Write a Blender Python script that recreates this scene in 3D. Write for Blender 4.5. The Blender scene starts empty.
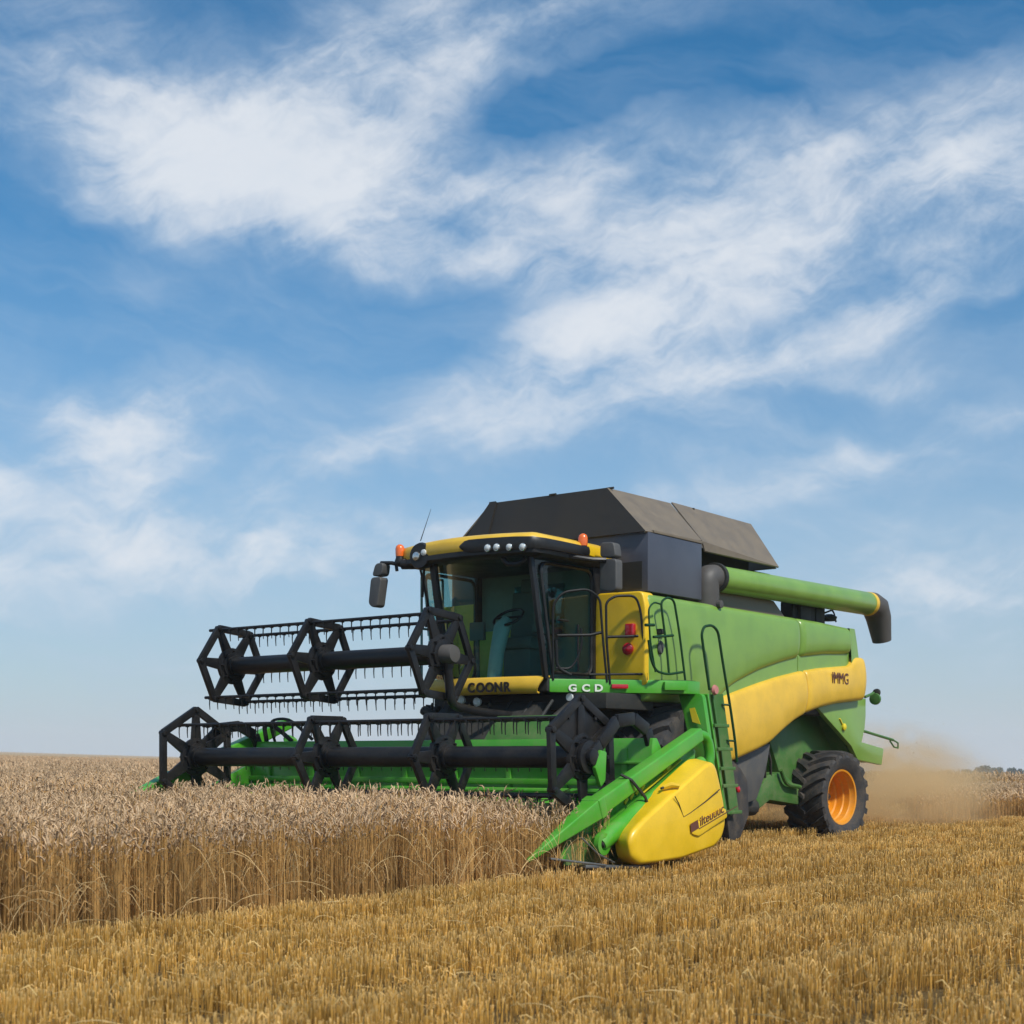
import bpy, bmesh, math, random
import numpy as np
from mathutils import Vector, Matrix
R = math.radians
random.seed(7); rng = np.random.default_rng(7)
scene = bpy.context.scene
COL = scene.collection

# ------------------------------------------------------------------ camera
F_PX, HOR, CAM_H = 1470.0, 757.0, 1.15
cam_d = bpy.data.cameras.new('camera')
cam_d.sensor_width = 36.0
cam_d.lens = F_PX / 1024 * 36.0
cam_d.shift_y = (HOR - 512) / 1024
cam_d.clip_start = 0.1; cam_d.clip_end = 6000
cam_d.dof.use_dof = True; cam_d.dof.focus_distance = 16.0; cam_d.dof.aperture_fstop = 4.0
cam = bpy.data.objects.new('camera', cam_d); COL.objects.link(cam)
cam.location = (0, 0, CAM_H); cam.rotation_euler = (R(90), 0, 0)
scene.camera = cam
scene.view_settings.view_transform = 'Standard'
scene.view_settings.look = 'None'
scene.view_settings.exposure = 0.45
scene.view_settings.gamma = 1.0
scene.view_settings.use_curve_mapping = False
scene.cycles.max_bounces = 8
scene.cycles.transparent_max_bounces = 16
scene.cycles.volume_bounces = 3

# ------------------------------------------------------------------ sun and sky
SUN_EL, SUN_AZ = 48.0, 143.0          # azimuth clockwise from +Y (the view direction)
sun_d = bpy.data.lights.new('sun', 'SUN'); sun_d.energy = 2.9; sun_d.angle = R(5.0)
sun_d.color = (1.0, 0.95, 0.87)
sun = bpy.data.objects.new('sun', sun_d); COL.objects.link(sun)
sd = Vector((math.sin(R(SUN_AZ)) * math.cos(R(SUN_EL)), math.cos(R(SUN_AZ)) * math.cos(R(SUN_EL)), math.sin(R(SUN_EL))))
sun.rotation_euler = sd.to_track_quat('Z', 'Y').to_euler()
sun.location = (20, -10, 30)


class Nodes:
    """small helper that writes shader maths as python expressions"""
    def __init__(self, nt): self.nt = nt; self.n = nt.nodes; self.l = nt.links
    def put(self, sock, v):
        if isinstance(v, bpy.types.NodeSocket): self.l.new(v, sock)
        elif v is not None: sock.default_value = v
    def math(self, op, a, b=None, c=None, clamp=False):
        nd = self.n.new('ShaderNodeMath'); nd.operation = op; nd.use_clamp = clamp
        self.put(nd.inputs[0], a); self.put(nd.inputs[1], b)
        if c is not None: self.put(nd.inputs[2], c)
        return nd.outputs[0]
    def add(self, a, b): return self.math('ADD', a, b)
    def sub(self, a, b): return self.math('SUBTRACT', a, b)
    def mul(self, a, b): return self.math('MULTIPLY', a, b)
    def combine(self, x, y, z):
        nd = self.n.new('ShaderNodeCombineXYZ')
        for i, v in enumerate((x, y, z)): self.put(nd.inputs[i], v)
        return nd.outputs[0]
    def sep(self, v):
        nd = self.n.new('ShaderNodeSeparateXYZ'); self.put(nd.inputs[0], v); return nd.outputs
    def noise(self, vec, scale, detail=4, rough=0.5, dist=0.0, lac=2.0):
        nd = self.n.new('ShaderNodeTexNoise')
        if vec is not None: self.put(nd.inputs['Vector'], vec)
        nd.inputs['Scale'].default_value = scale; nd.inputs['Detail'].default_value = detail
        nd.inputs['Roughness'].default_value = rough; nd.inputs['Distortion'].default_value = dist
        nd.inputs['Lacunarity'].default_value = lac
        return nd.outputs
    def mrange(self, v, a, b, c=0.0, d=1.0, smooth=True):
        nd = self.n.new('ShaderNodeMapRange')
        nd.interpolation_type = 'SMOOTHSTEP' if smooth else 'LINEAR'
        self.put(nd.inputs[0], v)
        for i, q in enumerate((a, b, c, d)): self.put(nd.inputs[i + 1], q)
        return nd.outputs[0]
    def mix(self, f, a, b, blend='MIX'):
        nd = self.n.new('ShaderNodeMix'); nd.data_type = 'RGBA'; nd.blend_type = blend
        self.put(nd.inputs[0], f); self.put(nd.inputs[6], a); self.put(nd.inputs[7], b)
        return nd.outputs[2]


def build_world():
    w = bpy.data.worlds.new('World'); scene.world = w; w.use_nodes = True
    nt = w.node_tree; nt.nodes.clear(); N = Nodes(nt)
    tc = nt.nodes.new('ShaderNodeTexCoord'); d = tc.outputs['Generated']
    x, y, z = N.sep(d)
    zc = N.math('MAXIMUM', z, 0.012)
    sky = nt.nodes.new('ShaderNodeTexSky'); sky.sky_type = 'NISHITA'; sky.sun_disc = False
    sky.sun_elevation = R(SUN_EL); sky.sun_rotation = R(SUN_AZ)
    sky.air_density = 1.0; sky.dust_density = 0.6; sky.ozone_density = 2.2; sky.altitude = 100
    N.put(sky.inputs[0], N.combine(x, y, zc))
    base = N.mix(1.0, sky.outputs[0], (0.21, 0.68, 0.88, 1), 'MULTIPLY')
    # spherical coordinates of the sky, in units of about 1/1470 rad
    K = 1470.0
    az = N.mul(N.math('ARCTAN2', x, y), K)
    el = N.mul(N.math('ARCSINE', z), K)
    # pale haze towards the horizon
    hz = N.mrange(el, -20.0, 560.0, 1.0, 0.0, smooth=False)
    hz = N.math('POWER', hz, 1.45)
    base = N.mix(N.mul(hz, 0.93), base, (4.05, 4.25, 4.7, 1))
    # domain warp
    wn = N.noise(d, 5.0, 4, 0.55)[1]
    wx, wy, wz = N.sep(wn)
    azw = N.add(az, N.mul(N.sub(wx, 0.5), 110.0))
    elw = N.add(el, N.mul(N.sub(wy, 0.5), 80.0))
    wn2 = N.noise(d, 22.0, 3, 0.6)[1]
    vx, vy, vz = N.sep(wn2)
    azw = N.add(azw, N.mul(N.sub(vx, 0.5), 40.0))
    elw = N.add(elw, N.mul(N.sub(vy, 0.5), 40.0))

    def blob(px, py, sx, sy, rot, amp):
        t = math.atan((px - 512) / K); a0 = t * K
        e0 = math.atan((HOR - py) / K * math.cos(t)) * K
        c, s = math.cos(R(rot)), math.sin(R(rot))
        du = N.sub(azw, a0); dv = N.sub(elw, e0)
        p = N.mul(N.add(N.mul(du, c), N.mul(dv, s)), 1.0 / sx)
        q = N.mul(N.sub(N.mul(dv, c), N.mul(du, s)), 1.0 / sy)
        r2 = N.add(N.mul(p, p), N.mul(q, q))
        return N.mul(N.math('EXPONENT', N.mul(r2, -1.0)), amp)
    tot = None
    for b in [(235, 165, 150, 62, -6, 1.55), (330, 90, 150, 48, 28, 0.85), (150, 175, 60, 42, 0, 0.9), (345, 250, 75, 30, -28, 0.9), (330, 190, 110, 50, 0, 0.6),
              (500, 60, 170, 60, 30, 0.50), (600, 20, 200, 40, 5, 0.30),
              (610, 345, 130, 36, 24, 0.95), (720, 255, 230, 70, 17, 0.80), (900, 200, 210, 70, 8, 0.70), (1030, 150, 150, 70, 10, 0.55), (1030, 250, 140, 22, 14, 0.5),
              (500, 210, 130, 46, 6, 0.45), (485, 266, 62, 18, -5, 0.75), (620, 170, 150, 40, 10, 0.55), (860, 335, 200, 22, 12, 0.60), (640, 400, 170, 20, 17, 0.45),
              (140, 432, 66, 42, 12, 1.5), (128, 480, 40, 28, -50, 0.9), (300, 478, 170, 22, 18, 0.55), (40, 500, 130, 24, -14, 0.55),
              (110, 555, 280, 34, 0, 0.85), (330, 545, 220, 26, 0, 0.35), (970, 575, 210, 50, 8, 0.85), (800, 480, 260, 18, 7, 0.45),
              (960, 420, 190, 14, 10, 0.50), (860, 375, 90, 14, -4, 0.5), (60, 40, 120, 70, 20, 0.30), (740, 60, 120, 30, 10, 0.25), (100, 130, 60, 26, 20, 0.35),
              (525, 130, 80, 36, 16, -0.38), (880, 45, 230, 50, 6, -0.25), (420, 330, 130, 34, 10, -0.45), (660, 85, 120, 34, 10, -0.35), (1000, 300, 90, 16, 14, -0.5), (60, 300, 140, 60, 0, -0.4)]:
        q = blob(*b); tot = q if tot is None else N.add(tot, q)
    tot = N.math('MAXIMUM', tot, 0.0)
    # clouds elsewhere round the dome (seen in reflections, from other positions)
    far = N.mrange(N.math('ABSOLUTE', az), 650.0, 1100.0)
    high = N.mrange(el, 780.0, 1050.0)
    elsewhere = N.math('MAXIMUM', far, high)
    gen = N.mrange(N.noise(N.combine(N.mul(azw, 0.001), N.mul(elw, 0.0025), 0.3), 1.6, 5, 0.55)[0], 0.42, 0.72, 0.0, 1.0)
    tot = N.add(tot, N.mul(N.mul(elsewhere, gen), 0.9))
    # wispy structure
    st = N.combine(N.mul(N.add(azw, N.mul(elw, -0.9)), 0.0022), N.mul(N.add(elw, N.mul(azw, 0.28)), 0.0095), 0.0)
    f1 = N.noise(st, 1.0, 9, 0.60, 0.6)[0]
    f2 = N.noise(d, 34.0, 7, 0.66)[0]
    f3 = N.noise(N.combine(N.mul(azw, 0.006), N.mul(elw, 0.010), 2.0), 1.0, 8, 0.58, 0.4)[0]
    fb = N.add(N.add(N.mul(f1, 0.50), N.mul(f2, 0.30)), N.mul(f3, 0.32))
    veil = N.mul(N.mrange(N.add(N.mul(f1, 0.7), N.mul(f3, 0.3)), 0.40, 0.75), N.mrange(el, 60.0, 640.0, 0.95, 0.30))
    # fine streaks that run with the wind
    st2 = N.combine(N.mul(N.add(azw, N.mul(elw, 1.6)), 0.004), N.mul(N.sub(elw, N.mul(azw, 0.42)), 0.022), 5.0)
    f4 = N.noise(st2, 1.0, 8, 0.62, 0.3)[0]
    tex = N.mul(N.mrange(fb, 0.34, 0.70, 0.10, 1.5, smooth=False), N.mrange(f4, 0.30, 0.70, 0.42, 1.45, smooth=False))
    core = N.mrange(tot, 1.0, 2.6, 0.0, 0.55)
    body = N.mul(tot, N.add(N.mul(tex, N.sub(1.0, core)), core))
    a = N.sub(1.0, N.math('EXPONENT', N.mul(N.add(N.mul(body, 1.22), veil), -1.0)))
    a = N.mul(N.mrange(a, 0.03, 0.92, 0.0, 1.0, smooth=False), 0.93)
    shade = N.mrange(N.add(N.add(N.mul(f3, 0.5), N.mul(f4, 0.25)), N.mul(a, 0.55)), 0.42, 0.95)
    ccol = N.mix(shade, (3.2, 4.2, 5.4, 1), (5.7, 6.0, 6.4, 1))
    out = N.mix(a, base, ccol)
    bg = nt.nodes.new('ShaderNodeBackground'); bg.inputs[1].default_value = 0.1
    N.put(bg.inputs[0], out)
    wo = nt.nodes.new('ShaderNodeOutputWorld'); N.l.new(bg.outputs[0], wo.inputs[0])
    w.cycles.sampling_method = 'MANUAL'; w.cycles.sample_map_resolution = 512
build_world()

# ------------------------------------------------------------------ machine frame and a pixel-to-plane helper
TH = R(37.5)
AX = np.array([math.cos(TH), -math.sin(TH), 0.0])      # machine's own left side (towards picture right)
BX = np.array([math.sin(TH), math.cos(TH), 0.0])       # machine's rear
ORG = AX * -10.75 + BX * 11.5
MM = np.stack([AX, BX, np.array([0, 0, 1.0])], 1)
CL = MM.T @ (np.array([0, 0, CAM_H]) - ORG)


def _ray(p): return MM.T @ np.array([(p[0] - 512) / F_PX, 1.0, -(p[1] - HOR) / F_PX])
def sx_(p, x):
    d = _ray(p); return CL + (x - CL[0]) / d[0] * d
def sy_(p, y):
    d = _ray(p); return CL + (y - CL[1]) / d[1] * d
def yz(pts, x): return [tuple(sx_(p, x)[1:]) for p in pts]
def xz(pts, y): return [(sy_(p, y)[0], sy_(p, y)[2]) for p in pts]
def on_wall(p, A, B):
    """point where pixel ray p meets the vertical plane through machine points A and B (x, y)"""
    d = _ray(p); n = np.array([B[1] - A[1], -(B[0] - A[0])])
    t = n @ (np.array(A) - CL[:2]) / (n @ d[:2]); return CL + t * d


# ------------------------------------------------------------------ materials
def principled(name, col, rough=0.5, metal=0.0, spec=0.5, coat=0.0, dirt=0.0, dirt_col=(0.25, 0.19, 0.11), dscale=3.0, bump=0.0, bscale=40.0, rvar=0.12, attr=None):
    m = bpy.data.materials.new(name); m.use_nodes = True
    nt = m.node_tree; N = Nodes(nt); b = nt.nodes['Principled BSDF']
    tc = nt.nodes.new('ShaderNodeTexCoord'); ob = tc.outputs['Object']
    base = (*col, 1)
    n1 = N.noise(ob, dscale, 8, 0.65)[0]
    n2 = N.noise(ob, dscale * 9, 4, 0.6)[0]
    var = N.mrange(n1, 0.3, 0.7, 0.90, 1.08)
    c = N.mix(1.0, base, N.combine(var, var, var), 'MULTIPLY')
    if dirt > 0:
        geo = nt.nodes.new('ShaderNodeNewGeometry')
        zz = N.sep(geo.outputs['Position'])[2]
        low = N.mrange(zz, 0.2, 2.6, 1.0, 0.35)
        k = N.mul(N.mrange(N.add(N.mul(n1, 0.65), N.mul(n2, 0.35)), 0.40, 0.68), N.mul(low, dirt))
        c = N.mix(k, c, (*dirt_col, 1))
        N.put(b.inputs['Roughness'], N.math('ADD', N.mrange(n1, 0.3, 0.7, rough - rvar * .5, rough + rvar * .5), N.mul(k, 0.35), clamp=True))
    else:
        N.put(b.inputs['Roughness'], N.mrange(n1, 0.3, 0.7, max(0.02, rough - rvar * .5), rough + rvar * .5))
    N.put(b.inputs['Base Color'], c)
    b.inputs['Metallic'].default_value = metal
    b.inputs['Specular IOR Level'].default_value = spec
    b.inputs['Coat Weight'].default_value = coat
    b.inputs['Coat Roughness'].default_value = 0.12
    if bump > 0:
        bp = nt.nodes.new('ShaderNodeBump'); bp.inputs['Strength'].default_value = bump; bp.inputs['Distance'].default_value = 0.02
        N.put(bp.inputs['Height'], N.noise(ob, bscale, 5, 0.6)[0]); N.l.new(bp.outputs[0], b.inputs['Normal'])
    return m


def glass(name, tint, refl=0.06, k=0.5):
    m = bpy.data.materials.new(name); m.use_nodes = True
    nt = m.node_tree; nt.nodes.clear(); N = Nodes(nt)
    tr = nt.nodes.new('ShaderNodeBsdfTransparent'); tr.inputs[0].default_value = (*tint, 1)
    gl = nt.nodes.new('ShaderNodeBsdfGlossy'); gl.inputs['Roughness'].default_value = 0.02; gl.inputs[0].default_value = (0.9, 0.95, 0.95, 1)
    fr = nt.nodes.new('ShaderNodeFresnel'); fr.inputs[0].default_value = 1.45
    mx = nt.nodes.new('ShaderNodeMixShader'); N.put(mx.inputs[0], N.math('ADD', N.mul(fr.outputs[0], k), refl - 0.08, clamp=True))
    N.l.new(tr.outputs[0], mx.inputs[1]); N.l.new(gl.outputs[0], mx.inputs[2])
    o = nt.nodes.new('ShaderNodeOutputMaterial'); N.l.new(mx.outputs[0], o.inputs[0])
    return m


M = {
    'green': principled('green_paint', (0.065, 0.36, 0.018), 0.38, coat=0.25, dirt=0.35),
    'panel': principled('panel_green_paint', (0.185, 0.335, 0.048), 0.38, coat=0.25, dirt=0.22, dirt_col=(0.30, 0.27, 0.16)),
    'dgreen': principled('chassis_green_paint', (0.05, 0.16, 0.025), 0.5, dirt=0.45),
    'yellow': principled('yellow_plastic', (0.84, 0.52, 0.010), 0.40, coat=0.1, dirt=0.12, dirt_col=(0.5, 0.36, 0.12)),
    'gold': principled('golden_yellow_paint', (0.76, 0.46, 0.035), 0.42, coat=0.1, dirt=0.15, dirt_col=(0.5, 0.36, 0.14)),
    'black': principled('black_paint', (0.009, 0.009, 0.010), 0.40, spec=0.35, dirt=0.22, dirt_col=(0.11, 0.085, 0.06), dscale=5),
    'blackp': principled('black_plastic', (0.012, 0.012, 0.013), 0.42, spec=0.4, dirt=0.1),
    'dark': principled('dark_machinery', (0.018, 0.018, 0.016), 0.7, dirt=0.4, dirt_col=(0.10, 0.075, 0.045)),
    'grey': principled('grey_plastic', (0.075, 0.075, 0.075), 0.55, dirt=0.35, dirt_col=(0.20, 0.16, 0.10)),
    'tank': principled('tank_dark_metal', (0.062, 0.066, 0.085), 0.34, metal=0.0, dirt=0.05, dscale=2, rvar=0.04),
    'flap': principled('tank_flap_sheet', (0.17, 0.132, 0.09), 0.55, dirt=0.35, dirt_col=(0.25, 0.205, 0.14), dscale=4),
    'rail': principled('rail_black', (0.008, 0.009, 0.009), 0.6, spec=0.3),
    'grail': principled('rail_dark_green', (0.008, 0.05, 0.014), 0.5, spec=0.3),
    'flap_shaded': principled('tank_flap_sheet_shaded', (0.022, 0.019, 0.015), 0.6, dirt=0.25, dirt_col=(0.07, 0.058, 0.042), dscale=2),  # darker copy of the flap sheet: shade of the front face put into the colour
    'steel': principled('worn_steel', (0.28, 0.27, 0.25), 0.4, metal=0.8, dirt=0.3),
    'boot': principled('rubber_boot', (0.075, 0.068, 0.062), 0.6, dirt=0.25, dirt_col=(0.17, 0.14, 0.10)),
    'tyre': principled('tyre_rubber', (0.030, 0.029, 0.030), 0.72, dirt=0.75, dirt_col=(0.125, 0.092, 0.06), dscale=6, bump=0.25),
    'rim': principled('rim_orange_paint', (0.80, 0.30, 0.008), 0.42, dirt=0.45, dirt_col=(0.3, 0.18, 0.06)),
    'red': principled('red_lens', (0.45, 0.008, 0.02), 0.15, coat=0.6),
    'pink': principled('faded_red_lens', (0.55, 0.20, 0.17), 0.3),
    'amber': principled('amber_lens', (0.85, 0.16, 0.02), 0.2, coat=0.6),
    'lamp': principled('lamp_glass', (0.62, 0.64, 0.62), 0.12, spec=0.9, coat=0.8),
    'chrome': principled('lamp_reflector', (0.6, 0.6, 0.58), 0.2, metal=0.9),
    'ink': principled('dark_lettering', (0.02, 0.012, 0.01), 0.5),
    'ink_brown': principled('brown_lettering', (0.13, 0.045, 0.025), 0.5),
    'white': principled('white_lettering', (0.72, 0.74, 0.62), 0.5),
    'seat': principled('seat_fabric', (0.08, 0.12, 0.10), 0.9),
    'lining': principled('cab_lining', (0.17, 0.25, 0.20), 0.8),
    'olive': principled('olive_trim', (0.30, 0.36, 0.06), 0.7),
    'teal': principled('column_plastic', (0.17, 0.30, 0.25), 0.6),
    'straw': principled('straw_heap', (0.46, 0.33, 0.13), 0.8, bump=0.4),
    'mirror': principled('mirror_glass', (0.5, 0.52, 0.55), 0.05, metal=1.0),
    'glass': glass('tinted_cab_glass', (0.84, 0.96, 0.92)),
    'lglass': glass('tinted_far_glass', (0.50, 0.82, 0.80), k=0.2),
    'sglass': glass('tinted_side_glass', (0.46, 0.80, 0.82), k=1.3),
    'gear': principled('decal_yellow', (0.80, 0.62, 0.02), 0.5),
}


# ------------------------------------------------------------------ mesh builder
class MB:
    def __init__(self): self.v = []; self.f = []
    def add(self, vs, fs):
        o = len(self.v); self.v += [tuple(map(float, q)) for q in vs]; self.f += [tuple(i + o for i in q) for q in fs]; return self
    def box(self, lo, hi):
        (a, b, c), (d, e, g) = lo, hi
        return self.add([(a, b, c), (d, b, c), (d, e, c), (a, e, c), (a, b, g), (d, b, g), (d, e, g), (a, e, g)],
                        [(0, 3, 2, 1), (4, 5, 6, 7), (0, 1, 5, 4), (1, 2, 6, 5), (2, 3, 7, 6), (3, 0, 4, 7)])
    def beam(self, p, q, w, h, up=(0, 0, 1), w2=None, h2=None):
        p, q = Vector(p), Vector(q); d = (q - p).normalized(); s = d.cross(Vector(up))
        if s.length < 1e-4: s = d.cross(Vector((1, 0, 0)))
        s.normalize(); u = s.cross(d)
        vs = []
        for c, ww, hh in ((p, w, h), (q, w2 if w2 is not None else w, h2 if h2 is not None else h)):
            for a, b in ((-1, -1), (1, -1), (1, 1), (-1, 1)): vs.append(c + s * a * ww / 2 + u * b * hh / 2)
        return self.add(vs, [(0, 3, 2, 1), (4, 5, 6, 7), (0, 1, 5, 4), (1, 2, 6, 5), (2, 3, 7, 6), (3, 0, 4, 7)])
    def prism(self, poly, axis, lo, hi, poly2=None):
        n = len(poly); poly2 = poly2 or poly
        def mk(c, u, v): return (c, u, v) if axis == 'x' else ((u, c, v) if axis == 'y' else (u, v, c))
        vs = [mk(lo, *p) for p in poly] + [mk(hi, *p) for p in poly2]
        fs = [tuple(range(n))[::-1], tuple(range(n, 2 * n))] + [(i, (i + 1) % n, n + (i + 1) % n, n + i) for i in range(n)]
        return self.add(vs, fs)
    def tube(self, path, r, n=8, cap=True):
        P = [Vector(p) for p in path]; m = len(P); rr = r if isinstance(r, (list, tuple)) else [r] * m
        vs = []; prev = None
        for i, p in enumerate(P):
            t = (P[min(i + 1, m - 1)] - P[max(i - 1, 0)]).normalized()
            if prev is None:
                s = t.cross(Vector((0, 0, 1)))
                if s.length < 1e-3: s = t.cross(Vector((1, 0, 0)))
            else: s = prev - t * prev.dot(t)
            s.normalize(); prev = s.copy(); u = t.cross(s)
            for k in range(n):
                a = 2 * math.pi * k / n; vs.append(p + (s * math.cos(a) + u * math.sin(a)) * rr[i])
        fs = [(i * n + k, i * n + (k + 1) % n, (i + 1) * n + (k + 1) % n, (i + 1) * n + k) for i in range(m - 1) for k in range(n)]
        if cap: fs += [tuple(range(n))[::-1], tuple(range((m - 1) * n, m * n))]
        return self.add(vs, fs)
    def lathe(self, prof, c, n=32, axis='x', closed=False, caps=(True, True)):
        """prof: list of (radius, along)"""
        c = Vector(c); vs = []
        for r, t in prof:
            for k in range(n):
                a = 2 * math.pi * k / n; u, w = r * math.cos(a), r * math.sin(a)
                vs.append(c + (Vector((t, u, w)) if axis == 'x' else Vector((u, t, w)) if axis == 'y' else Vector((u, w, t))))
        m = len(prof)
        fs = [(i * n + k, i * n + (k + 1) % n, (i + 1) * n + (k + 1) % n, (i + 1) * n + k) for i in range(m - 1) for k in range(n)]
        if closed: fs += [((m - 1) * n + k, (m - 1) * n + (k + 1) % n, (k + 1) % n, k) for k in range(n)]
        else:
            if caps[0]: fs += [tuple(range(n))[::-1]]
            if caps[1]: fs += [tuple(range((m - 1) * n, m * n))]
        return self.add(vs, fs)
    def sheet(self, rows):
        """grid of points -> surface"""
        m, n = len(rows), len(rows[0])
        return self.add([p for r in rows for p in r], [(i * n + k, i * n + k + 1, (i + 1) * n + k + 1, (i + 1) * n + k) for i in range(m - 1) for k in range(n - 1)])
    def build(self, name, mat, parent=None, bevel=0.0, seg=2, smooth=38, solid=0.0, bang=28):
        me = bpy.data.meshes.new(name); me.from_pydata(self.v, [], self.f); me.validate()
        bm = bmesh.new(); bm.from_mesh(me)
        bmesh.ops.recalc_face_normals(bm, faces=bm.faces)
        if solid: bmesh.ops.solidify(bm, geom=bm.faces[:], thickness=solid)
        if bevel > 0:
            es = [e for e in bm.edges if len(e.link_faces) == 2 and e.calc_face_angle(0) > R(bang)]
            bmesh.ops.bevel(bm, geom=es, offset=bevel, segments=seg, profile=0.6, affect='EDGES', clamp_overlap=True)
        bm.to_mesh(me); bm.free()
        for p in me.polygons: p.use_smooth = True
        me.set_sharp_from_angle(angle=R(smooth))
        me.materials.append(mat)
        o = bpy.data.objects.new(name, me); COL.objects.link(o)
        if parent: o.parent = parent
        return o


def part_empty(name, parent, loc=(0, 0, 0)):
    o = bpy.data.objects.new(name, None); COL.objects.link(o); o.parent = parent; o.location = loc; o.empty_display_size = 0.2; return o


def rounded(path, r, closed=False, n=5):
    """round the corners of a 3-D polyline"""
    P = [Vector(p) for p in path]; out = [P[0]]
    for i in range(1, len(P) - 1):
        a, b, c = P[i - 1], P[i], P[i + 1]
        d1, d2 = (a - b), (c - b); k = min(r, d1.length * 0.45, d2.length * 0.45)
        p0, p1 = b + d1.normalized() * k, b + d2.normalized() * k
        for j in range(n + 1):
            t = j / n; out.append(p0 * (1 - t) ** 2 + b * 2 * t * (1 - t) + p1 * t * t)
    out.append(P[-1]); return out


def rpoly(poly, r, n=4):
    m = len(poly); out = []
    for i in range(m):
        a, b, c = (Vector(poly[(i + q) % m]) for q in (-1, 0, 1))
        d1, d2 = a - b, c - b; k = min(r, d1.length * .45, d2.length * .45)
        p0, p1 = b + d1.normalized() * k, b + d2.normalized() * k
        for j in range(n + 1):
            t = j / n; q = p0 * (1 - t) ** 2 + b * 2 * t * (1 - t) + p1 * t * t; out.append((q.x, q.y))
    return out


def text(name, s, size, loc, rot, mat, parent, extrude=0.004, spacing=1.0, sx=1.0, bold=0.0, shear=0.0):
    cu = bpy.data.curves.new(name, 'FONT'); cu.body = s; cu.size = size; cu.extrude = extrude; cu.space_character = spacing
    cu.offset = bold; cu.shear = shear; cu.resolution_u = 4
    tmp = bpy.data.objects.new(name + '_curve', cu); COL.objects.link(tmp)
    dg = bpy.context.evaluated_depsgraph_get(); me = bpy.data.meshes.new_from_object(tmp.evaluated_get(dg))
    bpy.data.objects.remove(tmp); me.name = name
    for v in me.vertices: v.co.x *= sx
    me.materials.clear(); me.materials.append(mat)
    o = bpy.data.objects.new(name, me); COL.objects.link(o); o.parent = parent; o.location = loc; o.rotation_euler = rot
    return o


def curve_z(pts, x):
    q = np.array(yz(pts, x)); q = q[np.argsort(q[:, 0])]
    # smooth interpolation through the control points
    def f(y):
        return np.interp(y, q[:, 0], q[:, 1])
    return f


def panel(mb, ys, zlo, zhi, x0, bulge=0.03, er=0.035, thick=0.09, nz=18, side=1):
    """side panel between two curves: slightly domed, with rounded edges"""
    ys = np.asarray(ys); y0, y1 = ys[0], ys[-1]
    tt = np.concatenate([[0, .012, .03, .06], np.linspace(.1, .9, nz), [.94, .97, .988, 1]])
    ex = np.array([0, .006, .015, .03]); yy = np.concatenate([y0 + ex, ys[(ys > y0 + .05) & (ys < y1 - .05)], y1 - ex[::-1]])
    lo = np.array([zlo(y) for y in yy]); hi = np.array([zhi(y) for y in yy])
    for _ in range(3):
        lo[1:-1] = (lo[:-2] + 2 * lo[1:-1] + lo[2:]) / 4; hi[1:-1] = (hi[:-2] + 2 * hi[1:-1] + hi[2:]) / 4
    rows = []
    def rnd(d): return 0.0 if d >= er else er - math.sqrt(max(0.0, er * er - (er - d) ** 2))
    for t in tt:
        row = []
        for y, a, b in zip(yy, lo, hi):
            z = a + (b - a) * t
            x = x0 + bulge * 4 * t * (1 - t) - rnd(min(z - a, b - z)) - rnd(min(y - y0, y1 - y))
            row.append((side * x, y, z))
        rows.append(row)
    mb.sheet(rows)
    n, m = len(tt), len(yy)
    # returns towards the body
    back = [[(side * (x0 - thick), p[1], p[2])] for p in rows[0]]
    mb.sheet([rows[0], [(side * (x0 - thick), p[1], p[2]) for p in rows[0]]])
    mb.sheet([rows[-1], [(side * (x0 - thick), p[1], p[2]) for p in rows[-1]]])
    for k in (0, -1):
        c = [r[k] for r in rows]; mb.sheet([c, [(side * (x0 - thick), p[1], p[2]) for p in c]])
    return mb


# ------------------------------------------------------------------ ground
def terrain(X, Y):
    X = np.asarray(X, float); Y = np.asarray(Y, float)
    D = np.hypot(X, Y) + 1e-6
    t = np.clip(X / np.maximum(np.abs(Y), 1e-3), -0.6, 0.6)
    s = (np.sqrt((D - 36) ** 2 + 64) + (D - 36)) / 2 / 266.0
    s = np.maximum(0, s - 0.0015)
    return np.where(Y > 0, s * (-1.6 - 7.6 * t), 0.0)


def soil_material():
    m = bpy.data.materials.new('field_soil'); m.use_nodes = True
    nt = m.node_tree; N = Nodes(nt); b = nt.nodes['Principled BSDF']
    ge = nt.nodes.new('ShaderNodeNewGeometry'); p = ge.outputs['Position']
    n1 = N.noise(p, 1.3, 8, 0.7)[0]; n2 = N.noise(p, 45.0, 5, 0.7)[0]
    c = N.mix(N.mrange(n2, 0.35, 0.65), (0.07, 0.042, 0.02, 1), (0.25, 0.16, 0.055, 1))
    c = N.mix(N.mul(N.mrange(n1, 0.35, 0.7), 0.4), c, (0.22, 0.145, 0.06, 1))
    # far away only the straw colour is left
    x, y, z = N.sep(p); far = N.mrange(y, 35.0, 75.0)
    c = N.mix(far, c, (0.42, 0.29, 0.13, 1))
    N.put(b.inputs['Base Color'], c); b.inputs['Roughness'].default_value = 0.95; b.inputs['Specular IOR Level'].default_value = 0.1
    bp = nt.nodes.new('ShaderNodeBump'); bp.inputs['Strength'].default_value = 0.8; bp.inputs['Distance'].default_value = 0.04
    N.put(bp.inputs['Height'], n2); N.l.new(bp.outputs[0], b.inputs['Normal'])
    return m


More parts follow.
